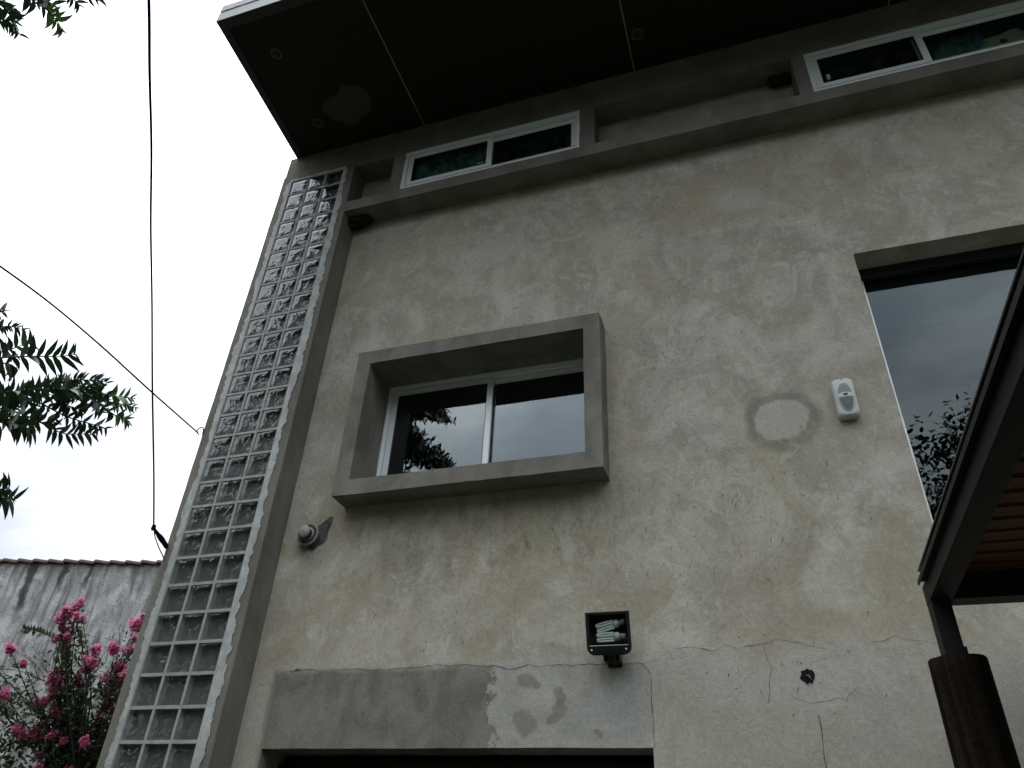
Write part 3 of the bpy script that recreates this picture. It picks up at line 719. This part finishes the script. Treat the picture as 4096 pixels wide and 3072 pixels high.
# ------------------------------------------------------------------ pergola
perg = thing('pergola', 'dark steel pergola with timber slat ceiling on a round timber pole', 'pergola', (4.731, -.55, 0))
PT = 2.462
pm = MB(); n = 28; secs = 40; i0 = 0
for j in range(secs + 1):
    z = PT * j / secs
    for k in range(n):
        a = 2 * math.pi * k / n; r = .117 + .003 * noise.noise(Vector((math.cos(a) * 2, math.sin(a) * 2, z * 1.3))) + .0018 * noise.noise(Vector((math.cos(a) * 9, math.sin(a) * 9, z * .8)))
        zz = z + (.012 * noise.noise(Vector((a * 3, 1, 2))) if j == secs else 0)
        pm.v.append((4.731 + r * math.cos(a), -.5 + r * math.sin(a), zz))
for j in range(secs):
    for k in range(n): r = (k + 1) % n; pm.f.append((j * n + k, j * n + r, (j + 1) * n + r, (j + 1) * n + k)); pm.m.append(0)
pm.f.append(tuple(secs * n + k for k in range(n))); pm.m.append(0)
pm.build('pole', POLE, perg, True)
MB().box(4.674, 4.752, -.60, -.495, PT - .02, 2.704).build('steel_post', STEEL, perg)
MB().box(4.745, 4.764, -.592, -.50, PT - .01, PT + .035).build('base_angle', STEEL, perg)
bm2 = MB(); bm2.box(4.672, 4.766, -3.6, -.497, 2.704, 2.79); bm2.build('beam', STEEL, perg)
MB().box(4.648, 4.70, -3.62, -.57, 2.795, 2.801).build('drip_flashing', STEEL, perg)
MB().box(4.646, 4.6495, -3.62, -.568, 2.778, 2.801).build('drip_flashing', STEEL, perg)
MB().box(4.768, 7.3, -.60, -.497, 2.701, 2.79).build('beam', STEEL, perg)
MB().box(4.768, 7.3, -.60, -.497, 2.79, 2.86).build('beam', BLACKP, perg)
MB().box(7.302, 7.396, -3.6, -.497, 2.704, 2.79).build('beam', STEEL, perg)
sl = MB(); sl.box(4.77, 7.298, -.044, .044, -.011, .011); slm = sl.mesh('slat', SLAT)
y = -.665
while y > -3.55: inst('slat', slm, perg, (0, y, 2.822 + random.uniform(-.002, .002))); y -= .1215
rf = MB(); rf.box(4.66, 7.4, -3.62, -.56, 2.845, 2.853); rf.build('roof_sheet', BLACKP, perg)
p2 = MB(); p2.tube([(7.35, -.5, 0), (7.35, -.5, 2.703)], .11, 20); p2.build('pole', POLE, perg)
for xx in (4.72, 7.35):
    p2 = MB(); p2.tube([(xx, -3.5, 0), (xx, -3.5, 2.703)], .09, 20); p2.build('pole', POLE, perg)

# ------------------------------------------------------------------ cables
def at(px, py, dist):
    d = (RIGHT * ((px - 2048) / 2974.1) + DOWN * ((py - 1536) / 2974.1) + FWD).normalized(); return CAM + d * dist
cb = thing('overhead_cable', 'wavy black service cable rising past the pier with dark insulator at its foot', 'cable', (-.113, -.22, 3.4))
p1 = bez([(3.2, -4.6, 3.9), (2.6, -3.9, 4.12), (2.10, -3.34, 4.23), (1.83, -3.05, 4.30), (1.43, -2.64, 4.46), (1.07, -2.22, 4.46), (.72, -1.76, 4.38), (.36, -1.22, 4.14), (.11, -.75, 3.79), (-.012, -.485, 3.525)], 8)
c = MB(); c.tube(p1, .006, 6); c.build('sheath', CABLE, cb, True)
c = MB(); c.tube(bez([(-.012, -.485, 3.525), (-.03, -.43, 3.48), (-.07, -.32, 3.44), (-.114, -.2, 3.41)], 5), .0042, 6); c.build('lead_wire', CABLE, cb, True)
c = MB(); c.tube([(-.012, -.487, 3.545), (-.014, -.483, 3.52), (-.018, -.478, 3.505)], [.012, .017, .012], 8)
c.tube(bez([(-.015, -.48, 3.522), (-.045, -.40, 3.515), (-.08, -.31, 3.51), (-.118, -.21, 3.50)], 5), [.009, .010, .011, .012, .013, .014, .016, .018, .019, .02, .02, .019, .018, .018, .018, .018], 8); c.build('insulator', CABLE, cb, True)
cb = thing('guy_wire', 'thin straight dark wire running from a hook on the pier up to the left', 'cable', (-.113, -.24, 4.4))
c = MB(); c.tube(bez([at(-420, 790, 4.75), at(-200, 930, 4.9), at(0, 1065, 5.05), at(200, 1212, 5.22), at(400, 1380, 5.42), at(600, 1562, 5.65), (-.128, -.255, 4.44)], 8), .0058, 6); c.build('strand', CABLE, cb, True)
c = MB(); c.tube(bez([(-.118, -.245, 4.425), (-.128, -.262, 4.44), (-.135, -.255, 4.475), (-.122, -.232, 4.50), (-.113, -.222, 4.485), (-.113, -.215, 4.44)], 6), .0045, 6); c.build('hook', CABLE, cb, True)

# ------------------------------------------------------------------ neighbour's wall with clay cap tiles
U = Vector((.972, .2355, 0)).normalized(); V = Vector((-U.y, U.x, 0)); P0 = Vector((-6.35, 6.02, 0))
nb = thing('neighbour_wall', 'tall mildewed white wall capped with red clay tiles behind the pink bush', 'wall', P0)
a, b_ = P0 - U * 12, P0 + U * 2.2
n_ = MB(); o1 = [a, b_, b_ + V * .3, a + V * .3]
prism([(p.x, p.y) for p in o1], 0, 6.12, n_); n_.build('wall_face', NEIGH, nb)
tm = MB(); L = .30; seg = 9
for e, (r, h) in enumerate(((.10, .05), (.088, .018))):
    for k in range(seg + 1):
        th = math.pi * k / seg; tm.v.append((-L / 2 if e == 0 else L / 2 + .03, -math.cos(th) * r, math.sin(th) * r * .8 + h))
for k in range(seg): tm.f.append((k, k + 1, seg + 2 + k, seg + 1 + k)); tm.m.append(0)
i = len(tm.v)
for k in range(seg + 1): th = math.pi * k / seg; tm.v.append((-L / 2, -math.cos(th) * .082, math.sin(th) * .082 * .8 + .048))
for k in range(seg): tm.f.append((k, i + k, i + k + 1, k + 1)); tm.m.append(0)
tmesh = tm.mesh('cap_tile', TILE, True)
ang = math.atan2(U.y, U.x)
from mathutils import Quaternion
for k in range(44):
    p = a + U * (.15 + k * .2985) + V * .04
    if p.x > b_.x: break
    inst('cap_tile', tmesh, nb, (p.x, p.y, 6.085 + random.uniform(-.006, .006)), Quaternion((0, 0, 1), ang + random.uniform(-.03, .03)))

# ------------------------------------------------------------------ leaf helpers
def blade(mb, base, d, nrm, L, W, curve=.25, m=0, n=4):
    d = Vector(d).normalized(); s = d.cross(Vector(nrm))
    s = s.normalized() if s.length > 1e-4 else d.orthogonal().normalized()
    up = s.cross(d); i0 = len(mb.v); prof = [.5, 1.0, .88, .5, .0] if n == 4 else [.5, 1.0, 0]
    for k in range(n + 1):
        t = k / n; c = Vector(base) + d * (L * t) + s * (curve * L * (t * t - t * .35)) ; w_ = W * prof[k] * .5
        if k == n: mb.v.append(tuple(c))
        else: mb.v += [tuple(c - s * w_ + up * w_ * .35), tuple(c + s * w_ + up * w_ * .35)]
    for k in range(n - 1): mb.f.append((i0 + 2 * k, i0 + 2 * k + 1, i0 + 2 * k + 3, i0 + 2 * k + 2)); mb.m.append(m)
    mb.f.append((i0 + 2 * n - 2, i0 + 2 * n - 1, i0 + 2 * n)); mb.m.append(m)

# ------------------------------------------------------------------ monkey-puzzle-like pine whose branches reach in from the left
TR = Vector((-2.3, -4.9, 0))
pine = thing('conifer_tree', 'tall conifer with broad sharp leaves, branches reaching in from the left', 'tree', TR)
t = MB(); t.tube([(TR.x, TR.y, z) for z in (0, 2, 4, 6, 8, 10, 12, 13.2)], [.24, .21, .18, .15, .12, .09, .05, .015], 12); t.build('trunk', BARK, pine, True)
rs = random.Random(11)
cr = MB(); lim = MB()
z = 3.6
while z < 13:
    Lb = .5 + 1.75 * max(0, 1 - (z - 3.6) / 9.4) ** .8
    nb_ = 7; a0 = rs.uniform(0, 6)
    for k in range(nb_):
        az = a0 + 2 * math.pi * k / nb_ + rs.uniform(-.25, .25); ll = Lb * rs.uniform(.8, 1.1)
        pts = [TR + Vector((math.cos(az) * ll * s, math.sin(az) * ll * s, z + ll * (.28 * s - .42 * s * s))) for s in (0, .25, .5, .75, 1)]
        lim.tube(pts, [.03, .022, .017, .012, .006], 5)
        fine = bez(pts, 6)
        for j in range(5, len(fine)):
            s = j / len(fine)
            for sd in (-1, 1, 0):
                ax = Vector((-math.sin(az), math.cos(az), 0)) * sd + Vector((math.cos(az), math.sin(az), 0)) * (.7 if sd else 1) + Vector((0, 0, rs.uniform(-.5, .2)))
                ax.normalize(); tl = rs.uniform(.2, .42) * (1.15 - .5 * s)
                for q in range(13):
                    b = fine[j] + ax * (tl * q / 12)
                    dd = ax * .7 + Vector((rs.gauss(0, 1), rs.gauss(0, 1), rs.gauss(0, 1))).normalized()
                    blade(cr, b, dd, (rs.random(), rs.random(), 1), rs.uniform(.09, .15), .042, .1, 0, 2)
    z += .36
lim.build('limb', TWIG, pine); cr.build('crown', LEAFD, pine, kind='stuff')
leafm = []
for k in range(3):
    for mt in (LEAF, LEAFY):
        b = MB(); blade(b, (0, 0, 0), (1, 0, 0), (0, 0, 1), 1.0, .24 + .03 * k, .16 + .17 * k); leafm.append(b.mesh('leaf', mt))
Wv = RIGHT; 
def at(px, py, dist):
    d = (RIGHT * ((px - 2048) / 2974.1) + DOWN * ((py - 1536) / 2974.1) + FWD).normalized(); return CAM + d * dist
KZ = .5425
# twig courses, leaf length, spacing, spread (0 flat rows .. 1 all round), young tip
twigs = [
    ([(-60, 432), (110, 420), (300, 415), (420, 420), (520, 405), (565, 400)], 2.95, .058, .0225, .15, 0),
    ([(-60, 400), (60, 370), (140, 340), (240, 308)], 3.05, .050, .0215, .3, 0),
    ([(-40, 205), (60, 195), (120, 205), (185, 222)], 3.1, .030, .009, .9, 0),
    ([(-40, 90), (20, 80), (50, 72)], 3.1, .036, .010, .9, 0),
    ([(-60, 690), (150, 672), (320, 655), (480, 660), (640, 660), (740, 682)], 3.0, .046, .0145, .5, 0),
    ([(700, 672), (800, 705), (880, 712), (975, 722)], 2.96, .040, .0095, .8, 1),
    ([(320, 655), (400, 620), (520, 592), (650, 590), (760, 598), (805, 612)], 3.06, .036, .0115, .6, 0),
    ([(560, 662), (680, 715), (800, 748), (930, 775), (1003, 795)], 3.04, .036, .0115, .7, 0),
    ([(640, 690), (750, 780), (840, 845), (895, 868), (955, 895)], 2.93, .044, .0115, .8, 1),
    ([(-60, 790), (100, 820), (230, 870), (360, 935), (470, 985), (600, 988), (700, 992)], 2.97, .050, .0205, .3, 0),
    ([(300, 760), (480, 855), (620, 900), (740, 932), (790, 955)], 3.03, .042, .0175, .4, 0),
    ([(-60, 905), (60, 905), (150, 930), (240, 955)], 2.9, .058, .014, .8, 0),
    ([(130, 680), (260, 790), (300, 830)], 3.08, .062, .0115, 1.0, 0),
    ([(60, 690), (40, 780), (60, 850)], 3.02, .05, .013, .8, 0),
    ([(380, 660), (470, 760), (560, 800), (620, 820)], 3.0, .044, .0125, .8, 0),
    ([(-60, 720), (100, 715), (260, 700), (400, 700), (520, 712)], 3.12, .046, .0125, .8, 0),
    ([(400, 640), (520, 630), (640, 640), (760, 650)], 3.1, .040, .0115, .8, 0),
    ([(500, 700), (600, 745), (690, 790), (740, 830)], 3.08, .040, .0115, .8, 0),
    ([(-60, 840), (60, 860), (200, 900), (330, 900), (420, 880)], 3.06, .046, .013, .8, 0),
    ([(-60, 460), (60, 470), (120, 500)], 3.0, .055, .014, .5, 0),
    ([(-40, 1462), (40, 1460), (112, 1475)], 2.9, .052, .014, .4, 0),
    ([(-40, 1400), (30, 1392), (70, 1380)], 2.96, .045, .012, .4, 0)]
KT = 1.16666
top = [([(-60, -1850), (0, -1850)], 0, 0, 0, 0, 0)]
rs = random.Random(21); leaves = []; branches = []
def add_twig(pl, ll, sp, spread, young):
    pl = bez(pl, 8); L = sum((pl[i + 1] - pl[i]).length for i in range(len(pl) - 1)); n = max(3, int(L / sp)); acc = 0; i = 0
    seg = 0.0; side = 1
    for k in range(n):
        target = L * (k + .5) / n
        while i < len(pl) - 2 and acc + (pl[i + 1] - pl[i]).length < target: acc += (pl[i + 1] - pl[i]).length; i += 1
        d = (pl[i + 1] - pl[i]); s = (target - acc) / max(1e-6, d.length); p = pl[i] + d * s; d.normalize()
        tfr = k / n; view = (p - CAM).normalized(); sidev = d.cross(view).normalized()
        for sd in (1, -1):
            az = rs.gauss(0, 1.4) if rs.random() < spread else rs.gauss(0, .3)
            lat = (sidev * math.cos(az) + view * math.sin(az)) * sd
            fwd_ = .35 + .75 * tfr ** 2 + rs.uniform(-.1, .15)
            dd = (lat + d * fwd_).normalized(); nn = d.cross(lat)
            scale = ll * 1.22 * (1 - .45 * max(0, tfr - .75) / .25) * rs.uniform(.8, 1.12)
            leaves.append((p + d * rs.uniform(-.003, .003), dd, nn if rs.random() < .5 else nn, scale, 1 if (young and tfr > .35) else 0, d, sd))
    return pl
owner = []
for pts, dist, ll, sp, spread, young in twigs:
    pl = add_twig([at(x * KZ, 1200 + yv * KZ, dist + .02 * rs.uniform(-1, 1)) for x, yv in pts], ll, sp, spread, young)
    tw = MB(); tw.tube(pl, [.0032 * (1 - .6 * k / len(pl)) for k in range(len(pl))], 5); b = tw.build('branch', TWIGG, pine, True)
    owner += [b] * (len(leaves) - len(owner))
TZ = .6329
for pts, dist, ll, sp, spread, young in [
        ([(-60, -30), (0, 20), (60, 90), (95, 170), (135, 228)], 3.0, .038, .0105, .8, 0), ([(-80, 110), (0, 120), (60, 130), (110, 140)], 3.05, .038, .011, .8, 0),
        ([(150, -40), (230, 20), (300, 65), (365, 140), (402, 205)], 2.95, .040, .011, .7, 1), ([(230, 20), (300, 10), (370, 50)], 3.0, .04, .011, .8, 0),
        ([(420, -40), (470, 0), (508, 40)], 3.0, .032, .011, .7, 0), ([(530, -12), (600, -8), (655, 0)], 3.1, .026, .009, .8, 0), ([(-60, 40), (40, 30), (110, 60)], 3.1, .04, .011, .8, 0)]:
    pl = add_twig([at(x * TZ, yv * TZ, dist) for x, yv in pts], ll, sp, spread, young)
    tw = MB(); tw.tube(pl, [.0032 * (1 - .6 * k / len(pl)) for k in range(len(pl))], 5); b = tw.build('branch', TWIGG, pine, True)
    owner += [b] * (len(leaves) - len(owner))
# boughs that carry these twigs, running back to the trunk
bo = MB()
for end, zt in ((at(-60 * KZ, 1200 + 690 * KZ, 3.0), 3.2), (at(-60 * KZ, 1200 + 430 * KZ, 2.95), 3.5), (at(-40 * KZ, 1200 + 1462 * KZ, 2.9), 2.9), (at(-60 * TZ, -30 * TZ, 3.0), 4.2)):
    sft = Vector((TR.x, TR.y, zt)); bo.tube(bez([sft, sft.lerp(end, .5) + Vector((0, -.1, .25)), end], 8), [.04 * (1 - .85 * k / 16) for k in range(17)], 6)
lo = [at(x * KZ, 1200 + y_ * KZ, 3.0) for x, y_ in ((-60, 690), (-60, 800), (-60, 905))]
bo.tube([lo[0], lo[1], lo[2]], .005, 5)
lo = [at(x * KZ, 1200 + y_ * KZ, 3.0) for x, y_ in ((-60, 432), (-60, 200), (-40, 90))]; bo.tube(lo, .004, 5)
bo.tube([at(-60 * TZ, -30 * TZ, 3.0), at(150 * TZ, -45 * TZ, 2.95), at(530 * TZ, -45 * TZ, 3.05)], .005, 5)
bo.build('bough', TWIG, pine, True)
leaves = sorted([l + (b,) for l, b in zip(leaves, owner)], key=lambda l: -l[3] * (1.0 if l[4] == 0 else 1.3))
rest = MB()
for k, (p, dd, nn, scl, yg, d, sd, br) in enumerate(leaves):
    if k < 300:
        x = dd; y_ = (d - x * d.dot(x)); y_ = (y_.normalized() if y_.length > 1e-3 else x.orthogonal().normalized()); zz = x.cross(y_)
        # local +y curls the tip towards the twig tip
        mt = Matrix((x, y_, zz)).transposed()
        me = leafm[(rs.randrange(3)) * 2 + yg]
        o = inst('leaf', me, br, p, mt.to_quaternion()); o.scale = (scl,) * 3
    else: blade(rest, p, dd, nn, scl, scl * .26, .28 * sd, yg, 4)
rest.build('foliage', [LEAF, LEAFY], pine, kind='stuff')

# ------------------------------------------------------------------ broadleaf trees across the yard (seen in the panes)
def broadleaf(label, base, h, r, seed):
    rs = random.Random(seed); tr = thing('broadleaf_tree', label, 'tree', base, 'trees across the yard'); base = Vector(base)
    t = MB(); t.tube([base, base + Vector((.1, .05, h * .3)), base + Vector((0, .1, h * .6))], [.22, .17, .1], 10)
    cl = []
    for k in range(40):
        d = Vector((rs.gauss(0, 1), rs.gauss(0, 1), rs.gauss(0, .9))).normalized() * r * rs.uniform(.35, 1)
        d.z *= 1.5; c = base + Vector((0, 0, h - r * 1.42)) + d; cl.append(c)
        t.tube(bez([base + Vector((0, 0, h * .35)), base.lerp(c, .6) + Vector((0, 0, h * .25)), c], 4), [.07 * (1 - .8 * q / 8) for q in range(9)], 5)
    t.build('trunk', BARK, tr, True); cr = MB()
    for c in cl:
        for _ in range(430):
            p = c + Vector((rs.gauss(0, 1), rs.gauss(0, 1), rs.gauss(0, 1))) * r * .19
            blade(cr, p, (rs.gauss(0, 1), rs.gauss(0, 1), rs.gauss(-.3, .8)), (rs.random(), rs.random(), 1), rs.uniform(.1, .17), .08, .05, 0, 2)
    cr.build('crown', LEAFD, tr, kind='stuff'); return tr
bt = broadleaf('dark broadleaf tree mirrored low in the large window pane', (8.3, -11, 0), 10.0, 2.1, 4)
for (x, y, rz, sc) in ((-15, -9, .6, 1.1), (-11.5, -13, 2.1, 1.15), (-7, -15, 3.9, 1.05), (-2.5, -16, 5.1, 1.0), (2, -17, 1.1, 1.05), (5.6, -16, 2.8, .95), (13.5, -11, 4.4, 1.1), (17, -7, .2, 1.05)):
    c = bt.copy(); COL.objects.link(c); c.location = (x, y, 0); c.rotation_euler = (0, 0, rz); c.scale = (sc * 1.25, sc * 1.25, sc)
    c['label'] = 'tall dark broadleaf tree in the row facing the house across the yard'
    for ch in list(bt.children):
        d = ch.copy(); COL.objects.link(d); d.parent = c

# unseen leafy screen, added behind the viewer to block low sky light
hd_ = thing('sky_block_hedge', 'unseen tall leafy screen added opposite the house to block low sky light', 'sky_block_hedge', (0, -13.5, 0)); hm = MB(); rs = random.Random(9)
nx, nz_ = 110, 14
for j in range(nz_ + 1):
    for i in range(nx + 1):
        x, z = -22 + 44 * i / nx, 4.6 * j / nz_
        hm.v.append((x, -13.2 + .5 * noise.noise(Vector((x * .9, z * 1.1, 3))) + .25 * noise.noise(Vector((x * 3, z * 3, 5))) - .9 * (z / 4.6) ** 6, z + .25 * noise.noise(Vector((x * 1.3, 0, 9)))))
for j in range(nz_):
    for i in range(nx): k = j * (nx + 1) + i; hm.f.append((k + 1, k, k + nx + 1, k + nx + 2)); hm.m.append(0)
hm.build('leaf_mass', LEAFD, hd_, True)
hl = MB()
for _ in range(7000):
    x, z = rs.uniform(-20, 20), rs.uniform(.2, 4.8)
    blade(hl, (x, -13.0 + rs.gauss(0, .15), z), (rs.gauss(0, 1), rs.gauss(.6, .6), rs.gauss(0, 1)), (rs.random(), rs.random(), 1), rs.uniform(.1, .2), .08, .05, 0, 2)
hl.build('foliage', LEAFD, hd_, kind='stuff')

# ------------------------------------------------------------------ crape myrtle
cmb = Vector((-2.75, 2.35, 0))
cm = thing('flowering_bush', 'tall bush with bright pink flower heads in front of the stained wall', 'bush', cmb)
heads = [[-3.09, 1.7, 3.69, 0.101], [-3.03, 1.73, 3.8, 0.067], [-3.05, 1.78, 3.56, 0.084], [-3.05, 1.83, 3.42, 0.076], [-3.1, 1.74, 3.51, 0.042], [-3.37, 1.47, 3.33, 0.059], [-2.88, 2.04, 3.35, 0.126], [-2.86, 2.04, 3.43, 0.084], [-2.73, 2.16, 3.48, 0.101], [-2.61, 2.2, 3.75, 0.118], [-2.68, 2.26, 3.32, 0.101], [-2.72, 2.25, 3.19, 0.168], [-3.09, 1.87, 3.09, 0.109], [-3.08, 1.91, 3.0, 0.092], [-3.04, 1.98, 2.83, 0.092], [-3.35, 1.6, 2.91, 0.084], [-3.23, 1.81, 2.62, 0.092], [-3.14, 1.92, 2.59, 0.092], [-3.02, 2.06, 2.53, 0.109], [-2.94, 2.14, 2.6, 0.126], [-3.04, 2.06, 2.4, 0.134], [-2.96, 2.15, 2.36, 0.101], [-2.74, 2.3, 2.89, 0.092], [-2.88, 2.18, 2.77, 0.067], [-3.1, 1.95, 2.68, 0.067], [-2.76, 2.36, 2.4, 0.05], [-2.76, 2.32, 2.63, 0.067], [-2.62, 2.26, 3.5, 0.059], [-2.96, 1.83, 3.71, 0.042], [-2.56, 2.22, 3.83, 0.034], [-3.13, 1.87, 2.91, 0.059], [-2.92, 2.19, 2.42, 0.084], [-2.5, 2.5, 3.0, .1], [-2.4, 2.6, 2.6, .1], [-3.4, 1.7, 2.3, .1], [-3.3, 1.9, 2.1, .1]]
rs = random.Random(17)
for k in range(34):
    q = rs.choice(heads[:32]); heads.append([q[0] + rs.gauss(0, .12), q[1] + rs.gauss(0, .10), q[2] + rs.gauss(0, .13), rs.uniform(.03, .06)])
st = MB(); fol = MB(); twg = MB()
crotches = [cmb + Vector((rs.uniform(-.25, .25), rs.uniform(-.25, .25), 1.2 + .25 * k)) for k in range(5)]
for k, c in enumerate(crotches):
    st.tube(bez([cmb + Vector((rs.uniform(-.12, .12), rs.uniform(-.12, .12), 0)), cmb.lerp(c, .5) + Vector((rs.uniform(-.1, .1), rs.uniform(-.1, .1), 0)), c], 5), [.04 * (1 - .4 * q / 10) for q in range(11)], 7)
def leafspray(mb, p, n, r, L=.055):
    for _ in range(n):
        q = p + Vector((rs.gauss(0, 1), rs.gauss(0, 1), rs.gauss(0, 1))) * r
        blade(mb, q, (rs.gauss(0, 1), rs.gauss(0, 1), rs.gauss(-.2, .8)), (rs.gauss(0, .6), rs.gauss(0, .6), 1), L * rs.uniform(.7, 1.2), L * .5, .05, 0, 2)
for hd in heads:
    c = Vector(hd[:3]); c += (CAM - c).normalized() * .16; r = hd[3] * .62
    s = min(crotches, key=lambda q: (q - c).length + rs.random() * .5)
    pts = bez([s, s.lerp(c, .55) + Vector((rs.uniform(-.12, .12), rs.uniform(-.12, .12), rs.uniform(-.1, .05))), c], 8)
    st.tube(pts, [.012 * (1 - .72 * q / (len(pts) - 1)) for q in range(len(pts))], 5)
    for q in range(5, len(pts) - 1): leafspray(fol, pts[q], 5, .035)
    h = MB(); ax = (pts[-1] - pts[-3]).normalized()
    nn = int(150 + 2600 * r)
    subs = [(c + Vector((rs.gauss(0, 1), rs.gauss(0, 1), rs.gauss(0, 1))) * r * .42 + ax * r * rs.uniform(-.4, .8), r * rs.uniform(.4, .72)) for _ in range(6)] + [(c, r * .7)]
    for _ in range(nn):
        sc_c, sr = rs.choice(subs); d = Vector((rs.gauss(0, 1), rs.gauss(0, 1), rs.gauss(0, 1))).normalized() * sr * rs.uniform(.2, 1) ** .5
        p = sc_c + d
        blade(h, p, (d.normalized() + Vector((rs.gauss(0, .7), rs.gauss(0, .7), rs.gauss(0, .7)))), (rs.gauss(0, 1), rs.gauss(0, 1), 1), rs.uniform(.02, .034), .026, .3, 0, 2)
    h.build('flower_head', PINK, cm)
# dense dark leaf mass low at the centre, arching leafy shoots at left
for _ in range(90):
    c = Vector((rs.uniform(-2.98, -2.5), 0, rs.uniform(2.0, 3.25))); c.y = 2.2 + (c.x + 2.75) * .9 + rs.uniform(-.12, .25)
    if c.z > 3.0 and c.x < -2.85: continue
    leafspray(fol, c, 30, .09, .07)
for _ in range(80):
    c = Vector((rs.uniform(-3.6, -2.9), 0, rs.uniform(1.9, 2.95))); c.y = 1.75 + (c.x + 3.2) * .9 + rs.uniform(0, .25)
    leafspray(fol, c, 20, .09, .065)
for pl in ([(-2.83, 2.1, 3.1), (-2.96, 1.93, 3.32), (-3.1, 1.77, 3.47), (-3.25, 1.62, 3.54), (-3.36, 1.52, 3.55)], [(-2.9, 1.95, 3.3), (-2.93, 1.88, 3.5), (-2.98, 1.8, 3.62)], [(-3.0, 2.05, 2.8), (-3.2, 1.8, 2.86), (-3.4, 1.55, 2.95)]):
    pts = bez(pl, 8); st.tube(pts, [.006 * (1 - .6 * q / (len(pts) - 1)) for q in range(len(pts))], 5)
    for q in range(6, len(pts)):
        for sd in (-1, 1):
            d = (pts[min(q + 1, len(pts) - 1)] - pts[q - 1]).normalized()
            blade(fol, pts[q], d * .5 + Vector((0, 0, .8 * sd)) + Vector((rs.gauss(0, .2),) * 3), (rs.gauss(0, .4), -1, .3), rs.uniform(.055, .075), .03, .1, 0, 4)
def twigtree(p, d, L, r, dep):
    e = p + d * L; mid = p.lerp(e, .5) + Vector((rs.gauss(0, 1), rs.gauss(0, 1), rs.gauss(0, 1))) * L * .07
    twg.tube([p, mid, e], [r, r * .8, r * .6], 4, 0, False)
    if dep:
        for _ in range(rs.choice((2, 3, 3))):
            nd = (d + Vector((rs.gauss(0, .5), rs.gauss(0, .5), rs.gauss(.05, .42)))).normalized()
            twigtree(p.lerp(e, rs.uniform(.4, 1)), nd, L * rs.uniform(.55, .85), r * .62, dep - 1)
for (b, d, L, r) in (((-3.15, 1.95, 2.75), (.0, -.05, 1), .33, .008), ((-3.0, 2.15, 2.9), (.15, .1, 1), .38, .008), ((-2.85, 2.3, 3.1), (.1, .1, 1), .32, .007), ((-3.25, 1.85, 2.6), (-.5, -.35, .6), .33, .007), ((-3.3, 1.75, 2.5), (-.6, -.5, .35), .34, .007), ((-3.1, 2.0, 3.0), (-.55, -.45, .35), .34, .007), ((-2.75, 2.35, 3.2), (.1, .1, 1), .26, .006), ((-3.3, 1.8, 2.3), (-.5, -.4, .7), .34, .007), ((-3.2, 1.9, 2.9), (-.6, -.5, .15), .3, .006)):
    twigtree(Vector(b), Vector(d).normalized(), L, r, 4)
st.build('stem', TWIG, cm, True); fol.build('foliage', MYRT, cm, kind='stuff'); twg.build('twig', TWIG, cm, kind='stuff')
